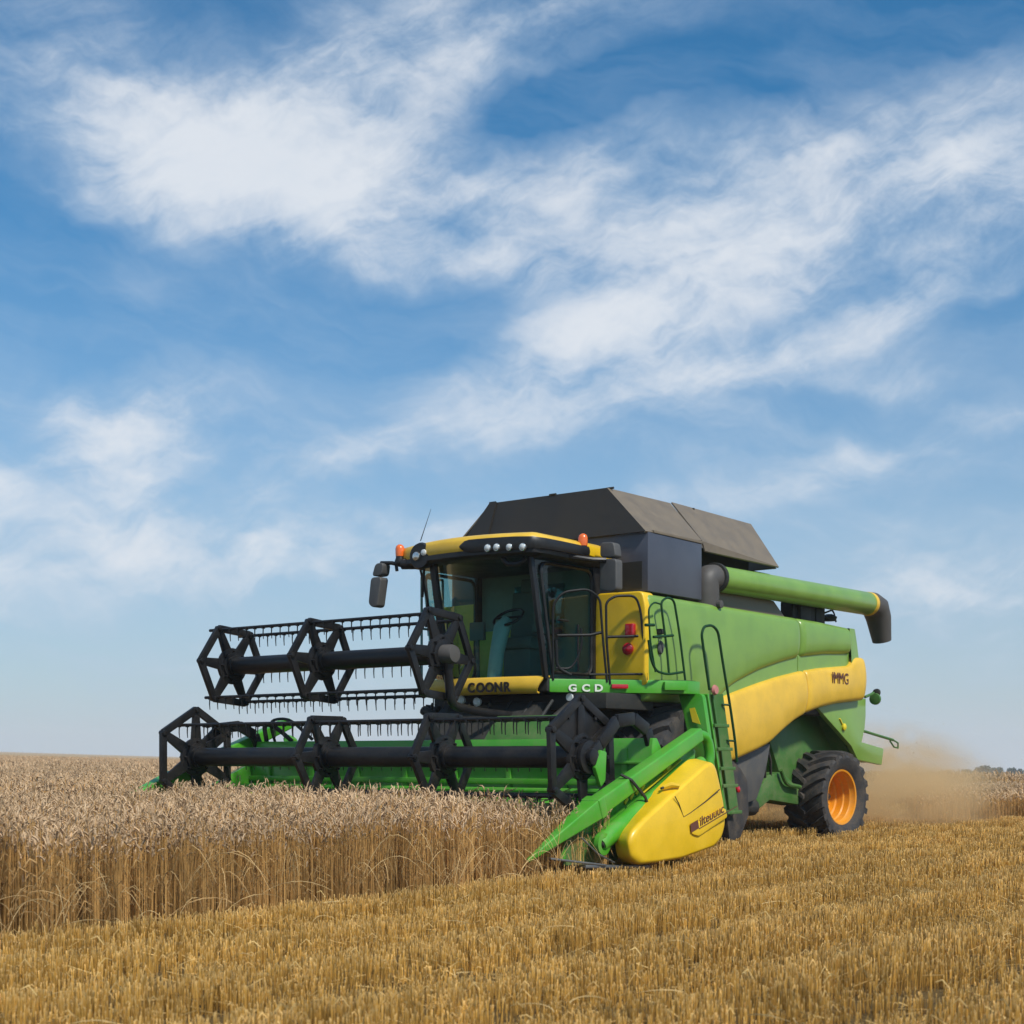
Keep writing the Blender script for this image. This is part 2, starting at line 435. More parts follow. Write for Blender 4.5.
def grid_sheet(name, xs, ys, zf, mat, label_kind):
    Xg, Yg = np.meshgrid(xs, ys); Z = zf(Xg, Yg)
    m, n = Xg.shape; v = np.stack([Xg, Yg, Z], -1).reshape(-1, 3)
    f = [(i * n + k, i * n + k + 1, (i + 1) * n + k + 1, (i + 1) * n + k) for i in range(m - 1) for k in range(n - 1)]
    me = bpy.data.meshes.new(name); me.from_pydata(v.tolist(), [], f); me.materials.append(mat)
    for p in me.polygons: p.use_smooth = True
    o = bpy.data.objects.new(name, me); COL.objects.link(o); o['kind'] = label_kind
    return o


def spaced(lo, hi, n, p=2.2):
    t = np.linspace(-1, 1, n); s = np.sign(t) * np.abs(t) ** p
    return np.where(s < 0, -s * lo, s * hi)
ground = grid_sheet('ground', spaced(-900, 900, 61), np.concatenate([np.linspace(-60, 30, 19), 30 + np.linspace(0, 1, 46)[1:] ** 2.0 * 1500]), terrain, soil_material(), 'structure')


# ------------------------------------------------------------------ crops: stuff, one object each, patches instanced by geometry nodes
def crop_material(name):
    m = bpy.data.materials.new(name); m.use_nodes = True
    nt = m.node_tree; N = Nodes(nt); b = nt.nodes['Principled BSDF']
    at = nt.nodes.new('ShaderNodeAttribute'); at.attribute_name = 'tone'
    oi = nt.nodes.new('ShaderNodeObjectInfo')
    k = N.mrange(oi.outputs['Random'], 0.0, 1.0, 0.82, 1.14, smooth=False)
    ge = nt.nodes.new('ShaderNodeNewGeometry')
    n1 = N.mrange(N.noise(ge.outputs['Position'], 0.5, 4, 0.6)[0], 0.3, 0.7, 0.86, 1.10)
    k = N.mul(k, n1)
    N.put(b.inputs['Base Color'], N.mix(1.0, at.outputs['Color'], N.combine(k, k, k), 'MULTIPLY'))
    b.inputs['Roughness'].default_value = 0.65; b.inputs['Specular IOR Level'].default_value = 0.25
    # thin dry straw lets some light through
    tl = nt.nodes.new('ShaderNodeBsdfTranslucent'); N.put(tl.inputs[0], N.mix(1.0, at.outputs['Color'], (1.0, 0.85, 0.6, 1), 'MULTIPLY'))
    mx = nt.nodes.new('ShaderNodeMixShader'); mx.inputs[0].default_value = 0.16
    o = nt.nodes['Material Output']
    N.l.new(b.outputs[0], mx.inputs[1]); N.l.new(tl.outputs[0], mx.inputs[2]); N.l.new(mx.outputs[0], o.inputs[0])
    return m


class Patch:
    """collects many stalks as numpy-friendly lists with one colour per vertex"""
    def __init__(self): self.v = []; self.f = []; self.c = []
    def ribbon(self, pts, widths, cols, n=3, ang=0.0, flat=False):
        o = len(self.v); m = len(pts)
        P = [np.asarray(p, float) for p in pts]
        for i in range(m):
            t = P[min(i + 1, m - 1)] - P[max(i - 1, 0)]; t = t / (np.linalg.norm(t) + 1e-9)
            s = np.cross(t, [math.cos(ang), math.sin(ang), 0.3]); s /= (np.linalg.norm(s) + 1e-9); u = np.cross(t, s)
            if flat:
                for k in (-1, 1): self.v.append(P[i] + s * k * widths[i]); self.c.append(cols[i])
            else:
                for k in range(n):
                    a = 2 * math.pi * k / n; self.v.append(P[i] + (s * math.cos(a) + u * math.sin(a)) * widths[i]); self.c.append(cols[i])
        q = 2 if flat else n
        for i in range(m - 1):
            if flat: self.f.append((o + i * 2, o + i * 2 + 1, o + i * 2 + 3, o + i * 2 + 2))
            else:
                for k in range(n): self.f.append((o + i * n + k, o + i * n + (k + 1) % n, o + (i + 1) * n + (k + 1) % n, o + (i + 1) * n + k))
        if not flat and n == 3: self.f.append((o + (m - 1) * n, o + (m - 1) * n + 1, o + (m - 1) * n + 2))


def jit(c, s=0.12, sat=0.0):
    k = 1 + random.uniform(-s, s); w = random.uniform(-s, s) * 0.25
    return (c[0] * k * (1 + w), c[1] * k, c[2] * k * (1 - w), 1.0)

STEM = (0.57, 0.325, 0.105); STEM_LOW = (0.55, 0.31, 0.10); EAR = (0.64, 0.44, 0.255); EAR_D = (0.42, 0.27, 0.14); LEAF = (0.50, 0.32, 0.135)


def wheat_patch(size, count, h=0.62, thick=1.0, ear=1.0, lod=0):
    P = Patch()
    for _ in range(count):
        x, y = random.uniform(-.5, .5) * size, random.uniform(-.5, .5) * size
        H = h * random.gauss(0.985, 0.105); a = random.uniform(0, 6.283); ln = random.uniform(0.0, 0.10) * H
        dx, dy = math.cos(a), math.sin(a)
        kk = random.uniform(.72, 1.35); base, mid, top = (tuple(q * kk for q in jit(z_, .15)) for z_ in (STEM_LOW, STEM, STEM))
        r = 0.0021 * thick
        p0 = (x, y, -0.02); p1 = (x + dx * ln * .3, y + dy * ln * .3, H * .5); p2 = (x + dx * ln, y + dy * ln, H)
        if lod == 0: P.ribbon([p0, p1, p2], [r * 1.15, r, r * .75], [base, mid, top], 3, a)
        else: P.ribbon([p0, p2], [r * 1.2, r], [base, top], 3, a)
        # nodding ear
        nod = random.uniform(0.2, 1.9); L = random.uniform(0.045, 0.07) * ear
        c1 = jit(EAR if random.random() < .85 else EAR_D, .17); c2 = jit(EAR, .15)
        seg = 5 if lod == 0 else 2; pts = [np.array(p2)]; d0 = random.uniform(0, .3)
        for i in range(seg):
            an = d0 + (nod - d0) * (i + 1) / seg
            pts.append(pts[-1] + L / seg * np.array([dx * math.sin(an), dy * math.sin(an), math.cos(an)]))
        w = 0.0068 * ear * random.uniform(.8, 1.15)
        if lod == 0: P.ribbon(pts, [w * .5, w * 1.1, w * .85, w * 1.0, w * .7, w * .15], [c1, c2, c1, c2, c1, c2], 4, a)
        else: P.ribbon(pts, [w * .6, w * 1.1, w * .4], [c1, c2, c1], 3, a)
        if lod == 0:
            for _k in range(2):
                b = a + random.uniform(-1, 1); q = pts[random.randint(2, 5)]
                P.ribbon([q, q + np.array([math.cos(b) * .03, math.sin(b) * .03, random.uniform(0, .04)])], [.0011, .0004], [c2, c2], 3, b, flat=True)
        # dry leaves
        nl = (1 if random.random() < 0.75 else 0) if lod == 0 else (1 if random.random() < .35 else 0)
        for _k in range(nl):
            b = random.uniform(0, 6.283); z0 = H * random.uniform(.25, .85); Lf = random.uniform(.08, .18)
            ux, uy = math.cos(b), math.sin(b); lc = jit(LEAF, .25)
            q0 = np.array([x + dx * ln * .6, y + dy * ln * .6, z0]); q1 = q0 + np.array([ux * Lf * .4, uy * Lf * .4, Lf * .25]); q2 = q0 + np.array([ux * Lf * .75, uy * Lf * .75, -Lf * random.uniform(.1, .7)])
            P.ribbon([q0, q1, q2], [.003 * thick, .0042 * thick, .001], [lc, lc, lc], 3, b + 1.5, flat=True)
    return P


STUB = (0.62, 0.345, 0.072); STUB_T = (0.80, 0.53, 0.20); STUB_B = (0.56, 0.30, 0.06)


def stubble_patch(size, count, h=0.115, thick=1.0, litter=6, lod=0):
    P = Patch()
    for _ in range(count):
        x, y = random.uniform(-.5, .5) * size, random.uniform(-.5, .5) * size
        H = h * random.uniform(.65, 1.2); a = random.uniform(0, 6.283); ln = random.uniform(0, .18) * H
        r = 0.0026 * thick * random.uniform(.75, 1.25); kk = random.uniform(.62, 1.32)
        p2 = (x + math.cos(a) * ln, y + math.sin(a) * ln, H)
        p1 = (x + math.cos(a) * ln * .8, y + math.sin(a) * ln * .8, H * .82)
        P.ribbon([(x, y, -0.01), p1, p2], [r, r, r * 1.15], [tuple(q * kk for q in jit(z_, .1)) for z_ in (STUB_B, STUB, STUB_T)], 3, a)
        if random.random() < (.05 if lod == 0 else .04):      # frayed leaf sheath
            b = random.uniform(0, 6.283); Lf = random.uniform(.03, .08); q = np.array([x, y, H * random.uniform(.4, .95)]); c = jit(STUB_T, .2)
            P.ribbon([q, q + np.array([math.cos(b) * Lf * .5, math.sin(b) * Lf * .5, Lf * .5]), q + np.array([math.cos(b) * Lf, math.sin(b) * Lf, random.uniform(-.3, .4) * Lf])],
                     [.0025 * thick, .003 * thick, .001], [c, c, c], 3, b + 1.5, flat=True)
    for _ in range(litter):                                    # chaff lying between the rows
        x, y = random.uniform(-.5, .5) * size, random.uniform(-.5, .5) * size; b = random.uniform(0, 6.283); L = random.uniform(.04, .16)
        z = random.uniform(.005, .07); c = jit(STUB_T, .25)
        P.ribbon([(x, y, z), (x + math.cos(b) * L, y + math.sin(b) * L, z + random.uniform(-.02, .04))], [.0022 * thick, .0018 * thick], [c, c], 3, b + 1.5, flat=True)
    return P


def make_stuff(name, label, cat, patches, pts, mat):
    """pts: rows of x, y, z, rot, scale, height scale, variant. One object: the patches and the points live in its own mesh."""
    V = []; Fs = []; Cc = []; VID = []; o = 0
    for i, P in enumerate(patches):
        V += [tuple(p) for p in P.v]; Fs += [tuple(k + o for k in f) for f in P.f]; Cc += P.c; VID += [i] * len(P.v); o = len(V)
    n = len(pts)
    V += [tuple(p[:3]) for p in pts]; VID += [-1] * n; Cc += [(1, 1, 1, 1)] * n
    me = bpy.data.meshes.new(name); me.from_pydata(V, [], Fs); me.materials.append(mat)
    vid = me.attributes.new('vid', 'INT', 'POINT'); vid.data.foreach_set('value', VID)
    tone = me.attributes.new('tone', 'FLOAT_COLOR', 'POINT'); tone.data.foreach_set('color', np.array(Cc, float).ravel())
    pa = np.zeros((len(V), 4)); pa[o:] = np.array(pts)[:, 3:7]
    for j, nm in enumerate(('rotz', 'sxy', 'sz')):
        at = me.attributes.new(nm, 'FLOAT', 'POINT'); at.data.foreach_set('value', pa[:, j].copy())
    at = me.attributes.new('variant', 'INT', 'POINT'); at.data.foreach_set('value', pa[:, 3].astype(int))
    ob = bpy.data.objects.new(name, me); COL.objects.link(ob)
    ob['kind'] = 'stuff'; ob['label'] = label; ob['category'] = cat
    ng = bpy.data.node_groups.new(name + '_scatter', 'GeometryNodeTree')
    ng.interface.new_socket('Geometry', in_out='INPUT', socket_type='NodeSocketGeometry')
    ng.interface.new_socket('Geometry', in_out='OUTPUT', socket_type='NodeSocketGeometry')
    nn, ll = ng.nodes, ng.links
    gi = nn.new('NodeGroupInput'); go = nn.new('NodeGroupOutput')
    def attr(nm, ty):
        a = nn.new('GeometryNodeInputNamedAttribute'); a.data_type = ty; a.inputs[0].default_value = nm; return a.outputs[0]
    def eq(sock, val):
        c = nn.new('FunctionNodeCompare'); c.data_type = 'INT'; c.operation = 'EQUAL'; ll.new(sock, c.inputs[2]); c.inputs[3].default_value = val; return c.outputs[0]
    def sepg(geo, sel):
        s = nn.new('GeometryNodeSeparateGeometry'); s.domain = 'POINT'; ll.new(geo, s.inputs[0]); ll.new(sel, s.inputs[1]); return s.outputs[0]
    jn = nn.new('GeometryNodeJoinGeometry')
    p = sepg(gi.outputs[0], eq(attr('vid', 'INT'), -1))
    cx = nn.new('ShaderNodeCombineXYZ'); ll.new(attr('rotz', 'FLOAT'), cx.inputs[2])
    e2r = nn.new('FunctionNodeEulerToRotation'); ll.new(cx.outputs[0], e2r.inputs[0])
    cs = nn.new('ShaderNodeCombineXYZ'); s = attr('sxy', 'FLOAT'); ll.new(s, cs.inputs[0]); ll.new(s, cs.inputs[1]); ll.new(attr('sz', 'FLOAT'), cs.inputs[2])
    for i in range(len(patches)):
        g = sepg(gi.outputs[0], eq(attr('vid', 'INT'), i))
        io = nn.new('GeometryNodeInstanceOnPoints')
        ll.new(p, io.inputs['Points']); ll.new(g, io.inputs['Instance']); ll.new(eq(attr('variant', 'INT'), i), io.inputs['Selection'])
        ll.new(e2r.outputs[0], io.inputs['Rotation']); ll.new(cs.outputs[0], io.inputs['Scale'])
        ll.new(io.outputs[0], jn.inputs[0])
    ll.new(jn.outputs[0], go.inputs[0])
    md = ob.modifiers.new('scatter', 'NODES'); md.node_group = ng
    return ob


def local(X, Y):
    w = np.stack([X - ORG[0], Y - ORG[1]], -1); return w @ AX[:2], w @ BX[:2]


EDGE = 2.99
def is_wheat(X, Y):
    u, v = local(X, Y)
    wob = 0.04 * np.sin(v * 2.1) + 0.03 * np.sin(v * 5.3 + 1)
    main = ((v < 0.15) & (u < EDGE + wob)) | (u < -3.02)
    back = (Y > 25.0 + 0.4 * np.sin(X * 1.7)) & (X > 0.287 * Y + 0.3 * np.sin(Y * 0.9))
    far = (Y > 62.0)
    return main | back | far


def scatter(y0, y1, sp, jitter, cond, nvar, sc=(0.9, 1.12), hs=(0.9, 1.1), zoff=0.0, margin=0.44, low=False):
    out = []
    ys = np.arange(y0, y1, sp)
    for y in ys:
        w = margin * y + 1.6
        xs = np.arange(-w, w, sp)
        X = xs + rng.uniform(-jitter, jitter, len(xs)) * sp; Y = y + rng.uniform(-jitter, jitter, len(xs)) * sp
        k = cond(X, Y); X, Y = X[k], Y[k]
        if not len(X): continue
        Z = terrain(X, Y) + zoff
        for a, b, c in zip(X, Y, Z):
            wave = 1 + 0.05 * math.sin(a * 1.1 + 0.7 * b) + 0.04 * math.sin(b * 2.3 - a * 1.9)
            if low and b > 24 and a > .2 * b: wave *= .74
            out.append((a, b, c, random.uniform(0, 6.283), random.uniform(*sc), random.uniform(*hs) * wave, random.randrange(nvar)))
    return out


CROP = crop_material('ripe_straw')
W0 = [wheat_patch(.24, 44) for _ in range(6)]
W1 = [wheat_patch(.5, 60, thick=1.5, ear=1.35, lod=1) for _ in range(4)]
W2 = [wheat_patch(1.5, 110, thick=3.0, ear=2.2, lod=1) for _ in range(3)]
def shift(rows, d): return [r[:6] + (r[6] + d,) for r in rows]
wpts = scatter(5.5, 17.0, .22, .45, is_wheat, 6)
wpts += shift(scatter(17.0, 42.0, .40, .5, is_wheat, 4, low=True, margin=0.56), 6)
wpts += shift(scatter(42.0, 150.0, 1.15, .5, is_wheat, 3, margin=0.64), 10)
make_stuff('standing_wheat', 'ripe pale standing wheat with nodding ears, not yet cut', 'wheat', W0 + W1 + W2, wpts, CROP)

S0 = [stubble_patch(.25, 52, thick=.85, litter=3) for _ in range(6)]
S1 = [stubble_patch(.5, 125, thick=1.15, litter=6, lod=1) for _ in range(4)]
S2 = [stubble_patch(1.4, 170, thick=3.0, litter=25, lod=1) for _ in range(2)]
def not_wheat(X, Y): return ~is_wheat(X, Y)
def rowed(pts):
    out = []
    for r in pts:
        u, v = local(np.array(r[0]), np.array(r[1]))
        if math.sin(float(u) * 2 * math.pi / 1.05 + 0.35 * math.sin(float(v) * .4)) < -.5 and random.random() < .32: continue
        k = 1 + 0.30 * math.sin(float(u) * 2 * math.pi / 1.05 + 0.35 * math.sin(float(v) * .4)) + 0.07 * math.sin(float(v) * 1.3 + float(u))
        out.append(r[:5] + (r[5] * k,) + r[6:])
    return out
spts = scatter(4.5, 13.0, .215, .45, not_wheat, 6)
spts += shift(scatter(13.0, 32.0, .42, .5, not_wheat, 4), 6)
spts += shift(scatter(32.0, 70.0, 1.1, .5, not_wheat, 2), 10)
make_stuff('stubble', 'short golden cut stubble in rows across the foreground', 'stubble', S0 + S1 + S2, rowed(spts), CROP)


def loose_straw():
    P = Patch()
    def strand(x, y, z0, L, b, lift, droop, c, w=.0026):
        pts = []
        for i in range(8):
            t = i / 7; bb = b + 0.5 * t * droop
            pts.append((x + math.cos(bb) * L * t * .8, y + math.sin(bb) * L * t * .8, max(.01, z0 + lift * (4 * t * (1 - t)) * .9 + lift * .2 * t)))
        P.ribbon(pts, [w, w, w, w, w * .9, w * .8, w * .6, w * .4], [c] * 8, 3, b)
    for _ in range(130):                                       # bent stalks leaning out of the cut edge
        v = random.uniform(-9.5, -0.6); u = EDGE + random.uniform(-.12, .12)
        w = ORG + AX * u + BX * v; b = math.atan2(AX[1], AX[0]) + random.uniform(-1.5, 1.5)
        strand(w[0], w[1], random.uniform(.0, .3), random.uniform(.2, .75), b, random.uniform(.03, .35), random.uniform(-1, 1), jit((0.62, .42, .19), .2), .0026)
    for _ in range(110):                                       # straws lying on the stubble
        Y = random.uniform(5.5, 20); X = random.uniform(-.4, .42) * Y
        if is_wheat(np.array(X), np.array(Y)): continue
        strand(X, Y, random.uniform(.06, .15), random.uniform(.10, .3), random.uniform(0, 6.28), random.uniform(0, .04), random.uniform(-2, 2), jit((0.68, .49, .22), .2), .0022)
    me = bpy.data.meshes.new('loose_straw'); me.from_pydata([tuple(p) for p in P.v], [], P.f); me.materials.append(CROP)
    t = me.attributes.new('tone', 'FLOAT_COLOR', 'POINT'); t.data.foreach_set('color', np.array(P.c, float).ravel())
    o = bpy.data.objects.new('loose_straw', me); COL.objects.link(o)
    o['kind'] = 'stuff'; o['label'] = 'bent pale straws leaning from the cut edge and lying on the stubble'; o['category'] = 'straw'
loose_straw()


# far crop reads as one rough sheet: the closed canopy of the wheat
def canopy_material():
    m = bpy.data.materials.new('wheat_canopy'); m.use_nodes = True
    nt = m.node_tree; N = Nodes(nt); b = nt.nodes['Principled BSDF']
    ge = nt.nodes.new('ShaderNodeNewGeometry'); p = ge.outputs['Position']
    n1 = N.noise(p, 9.0, 6, 0.75)[0]; n2 = N.noise(p, 0.08, 5, 0.6)[0]
    c = N.mix(N.mrange(n1, 0.35, 0.65), (0.27, 0.17, 0.08, 1), (0.52, 0.36, 0.19, 1))
    c = N.mix(N.mul(N.mrange(n2, 0.3, 0.7), 0.35), c, (0.44, 0.31, 0.15, 1))
    N.put(b.inputs['Base Color'], c); b.inputs['Roughness'].default_value = 0.9; b.inputs['Specular IOR Level'].default_value = 0.1
    bp = nt.nodes.new('ShaderNodeBump'); bp.inputs['Strength'].default_value = 0.7; bp.inputs['Distance'].default_value = 0.1
    N.put(bp.inputs['Height'], n1); N.l.new(bp.outputs[0], b.inputs['Normal'])
    return m


def canopy():
    # kept to where the crop stands: beyond the machine on the far side, and everything from 64 m on
    CM = canopy_material(); vs = []; fs = []
    def quad_strip(ys, xl, xr, nx):
        o = len(vs)
        for y in ys:
            a, b = xl(y), xr(y)
            for k in range(nx + 1):
                x = a + (b - a) * k / nx; vs.append((x, y, float(terrain(x, y)) + 0.47))
        for i in range(len(ys) - 1):
            for k in range(nx): q = o + i * (nx + 1) + k; fs.append((q, q + 1, q + nx + 2, q + nx + 1))
    quad_strip(64 + np.linspace(0, 1, 40) ** 2 * 1400, lambda y: -.6 * y, lambda y: .6 * y, 60)
    me = bpy.data.meshes.new('far_wheat'); me.from_pydata(vs, [], fs); me.materials.append(CM)
    o = bpy.data.objects.new('far_wheat', me); COL.objects.link(o)
    o['kind'] = 'stuff'; o['label'] = 'far wheat field running up to the skyline'; o['category'] = 'wheat'
canopy()


# ================================================================== THE COMBINE HARVESTER
HV = bpy.data.objects.new('combine_harvester', None); COL.objects.link(HV)
HV.location = Vector(ORG); HV.rotation_euler = (0, 0, -TH)
HV['label'] = 'green and yellow combine harvester with black reels cutting the wheat'
HV['category'] = 'combine harvester'

# ---------------------------------------------------------------- chassis and body
b = MB()
b.box((-1.45, 3.2, 1.75), (1.45, 8.55, 2.98)); b.box((-1.1, 3.0, 1.15), (1.1, 7.6, 1.8))
b.box((-1.35, 3.05, 1.7), (1.35, 3.25, 2.98))
b.build('body_core', M['dark'], HV, 0.03)
b = MB(); b.box((-1.38, 4.4, 2.98), (1.38, 8.5, 3.055)); b.build('engine_deck', M['flap'], HV, 0.015)

top = lambda y: 3.06 - 0.02 * max(0, (y - 7.5)) - 0.10 * max(0, y - 8.75)
groove_pts = [(714, 708), (722, 695), (736, 684), (760, 671), (782, 663), (800, 658), (825, 655), (851, 655)]
ytop_pts = [(719, 699), (740, 690.5), (760, 683), (780, 676.5), (800, 671.5), (820, 668), (851, 665.5)]
ybot_pts = [(735, 761), (748, 755), (759, 750), (770, 744), (777, 737), (785, 729.5), (795, 721), (808, 713), (822, 707.5), (838, 703.5), (866, 700)]
GR = curve_z(groove_pts, 1.6); YT = curve_z(ytop_pts, 1.62); YB = curve_z(ybot_pts, 1.62)
SEAM = float(sx_((800, 640), 1.6)[1])
YE = float(sx_((851, 655), 1.6)[1])
for side in (1, -1):
    y_front = 3.02
    lo = lambda y: 1.80 if y < 4.62 else float(np.interp(y, [4.62, 4.8], [1.80, GR(4.8)])) if y < 4.8 else float(GR(y))
    p = MB(); panel(p, np.linspace(y_front, SEAM - .012, 60), lo, top, 1.60, 0.045, 0.085, 0.14, side=side); f = p.build('side_panel', M['panel'], HV, smooth=50)
    s = MB()
    panel(s, np.linspace(4.66, SEAM - .012, 40), lambda y: float(YT(y)) - .03, lambda y: float(GR(y)) + .04, 1.565, 0.0, 0.01, 0.1, side=side)
    s.build('groove_panel', M['panel'], f, smooth=50)
    p = MB(); panel(p, np.linspace(SEAM + .012, YE, 40), lambda y: float(GR(y)), top, 1.60, 0.045, 0.085, 0.14, side=side); r = p.build('side_panel', M['panel'], HV, smooth=50)
    s = MB(); panel(s, np.linspace(SEAM + .012, YE, 30), lambda y: float(YT(y)) - .03, lambda y: float(GR(y)) + .04, 1.565, 0.0, 0.01, 0.1, side=side)
    s.build('groove_panel', M['panel'], r, smooth=50)
    Y0 = float(sx_((721, 700), 1.62)[1]); SE2 = float(sx_((806, 690), 1.62)[1])
    y2 = float(sx_((735, 760), 1.62)[1])
    ylo = lambda y: float(np.interp(y, [Y0, y2], [1.05, YB(y2)])) if y < y2 else float(YB(y))
    p = MB(); panel(p, np.linspace(Y0, SE2 - .012, 60), ylo, lambda y: float(YT(y)), 1.62, 0.06, 0.06, 0.14, side=side); p.build('yellow_panel', M['gold'], HV, smooth=50)
    p = MB(); panel(p, np.linspace(SE2 + .012, 9.0, 40), lambda y: float(YB(y)), lambda y: float(YT(min(y, YE))) if y < YE + .02 else float(YT(YE)) + min(.14, (y - YE - .02) * 4), 1.62, 0.05, 0.06, 0.14, side=side)
    yp = p.build('yellow_panel', M['gold'], HV, smooth=50)
    if side == 1: REAR_Y = yp
    # rear corner piece, rounded round to the back
    p = MB()
    rows = []
    for z in np.linspace(2.20, 3.035, 9):
        row = []
        zz = (z - 2.2) / .8
        for k in range(9):
            a = R(90) * k / 8
            row.append((side * (1.605 - (0.16 * (1 - math.cos(a))) - .03 * zz ** 3) if k < 8 else side * 1.0, YE + .014 + (0.0 if k == 0 else (0.30 - .14 * zz) + .13 * math.sin(a)), z))
        rows.append(row)
    p.sheet(rows); p.sheet([rows[-1], [(side * 1.1, YE, 3.05)] * 9]); p.build('rear_corner', M['panel'], HV, smooth=60)
    # green rear hood below the yellow band
    hood = yz([(818, 708), (842, 700), (866, 698.5), (866, 716), (865, 728), (862, 742), (884, 748.5), (882, 765), (858, 760), (851.5, 746)], 1.5)
    hb = MB().prism(hood, 'x', side * 1.42, side * 1.5); hb.build('rear_hood', M['panel'], HV, 0.018)
    inner = yz([(770, 742), (785, 726), (822, 704), (850, 744), (842, 790), (800, 800), (785, 790)], 1.15)
    MB().prism(inner, 'x', side * 0.9, side * 1.15).build('wheel_arch', M['dgreen'], HV, 0.02)
    gp = yz([(736, 757), (771, 743), (768, 762), (765, 776), (757, 800), (748, 803), (742, 796), (738, 780)], 1.5)
    MB().prism(gp, 'x', side * 1.38, side * 1.5).build('lower_shield', M['grey'], HV, 0.03)
# rear wall, straw hood between the sides
b = MB(); b.box((-1.3, 8.5, 2.2), (1.3, 8.82, 2.98)); b.build('rear_wall', M['panel'], HV, 0.05)
b = MB(); b.prism([(8.3, 2.25), (9.0, 2.25), (9.25, 1.95), (9.2, 1.4), (9.92, 1.28), (9.85, 1.06), (9.0, 1.12), (8.2, 1.9)], 'x', -1.40, 1.40); b.build('straw_hood', M['dgreen'], HV, 0.03)
MB().lathe([(.05, 0), (.052, .03), (.03, .045)], tuple(sx_((843, 727), 1.5)), 16).build('hood_knob', M['gear'], HV)
h = MB(); c0 = sx_((843, 727), 1.505)
h.beam((c0[0], c0[1] - .03, c0[2] + .04), (c0[0], c0[1] - .12, c0[2] + .12), .03, .015); h.build('knob_lever', M['gear'], HV)
# rear marker lamps and swath rail
a = sx_((865, 697), 1.5); c = sx_((872, 694), 1.55)
t = MB(); t.tube([a, c, (c[0], c[1] + .05, c[2] + .02)], .022); br = t.build('lamp_bracket', M['dgreen'], HV)
MB().lathe([(.03, -.03), (.085, -.02), (.09, .02), (.05, .045)], tuple(sx_((875, 699), 1.55)), 18, 'y').build('rear_lamp', M['dgreen'], br)
MB().lathe([(.03, -.03), (.055, -.02), (.06, .02), (.03, .04)], tuple(sx_((876.5, 692.5), 1.55)), 16, 'y').build('rear_lamp', M['dark'], br)
rl = [sx_(q, 1.45) for q in [(860, 730), (893, 740), (898, 743), (898, 748), (894, 747), (890, 741)]]
t = MB(); t.tube(rl[:2], .022); t.tube([rl[1], rl[2], rl[3], rl[4], rl[5]], .013); t.build('rear_rail', M['dgreen'], HV)
# lettering on the rear yellow panel
pt = sx_((832, 683), 1.672)
text('lettering', 'IMMG', 0.23, tuple(pt), (R(90), 0, R(90)), M['ink_brown'], REAR_Y, 0.004, 1.0, 0.95, 0.0)

# hydraulics, axle and clutter under the body
b = MB()
b.box((-1.25, 3.5, .78), (1.25, 3.95, 1.1)); b.box((-1.0, 5.5, .55), (1.0, 6.3, 1.0)); b.box((-.9, 7.45, .5), (.9, 7.75, .8))
for k in range(9):
    y = 5.2 + k * .16; b.tube([(1.3, y, 1.5 - .05 * (k % 3)), (1.33, y + .1, 1.1), (1.25, y + .25, .75)], .02, 6)
b.tube([(1.3, 5.4, .5), (1.3, 6.1, .48)], .12, 12)
b.lathe([(.2, -.03), (.2, .03)], (1.25, 6.35, 1.05), 20); b.lathe([(.13, -.03), (.13, .03)], (1.3, 6.1, 1.3), 18)
b.build('undercarriage', M['dark'], HV, 0.012)
b = MB(); b.prism(yz([(768, 775), (783, 772), (800, 790), (812, 792), (806, 806), (770, 800), (756, 812), (748, 806)], 1.3), 'x', .9, 1.3); b.build('axle_carrier', M['dgreen'], HV, 0.02)
b = MB(); b.tube(rounded([sx_((781, 770), 1.36), sx_((786, 784), 1.36), sx_((800, 787), 1.36)], .15), .03); b.build('brake_hose', M['dgreen'], HV)

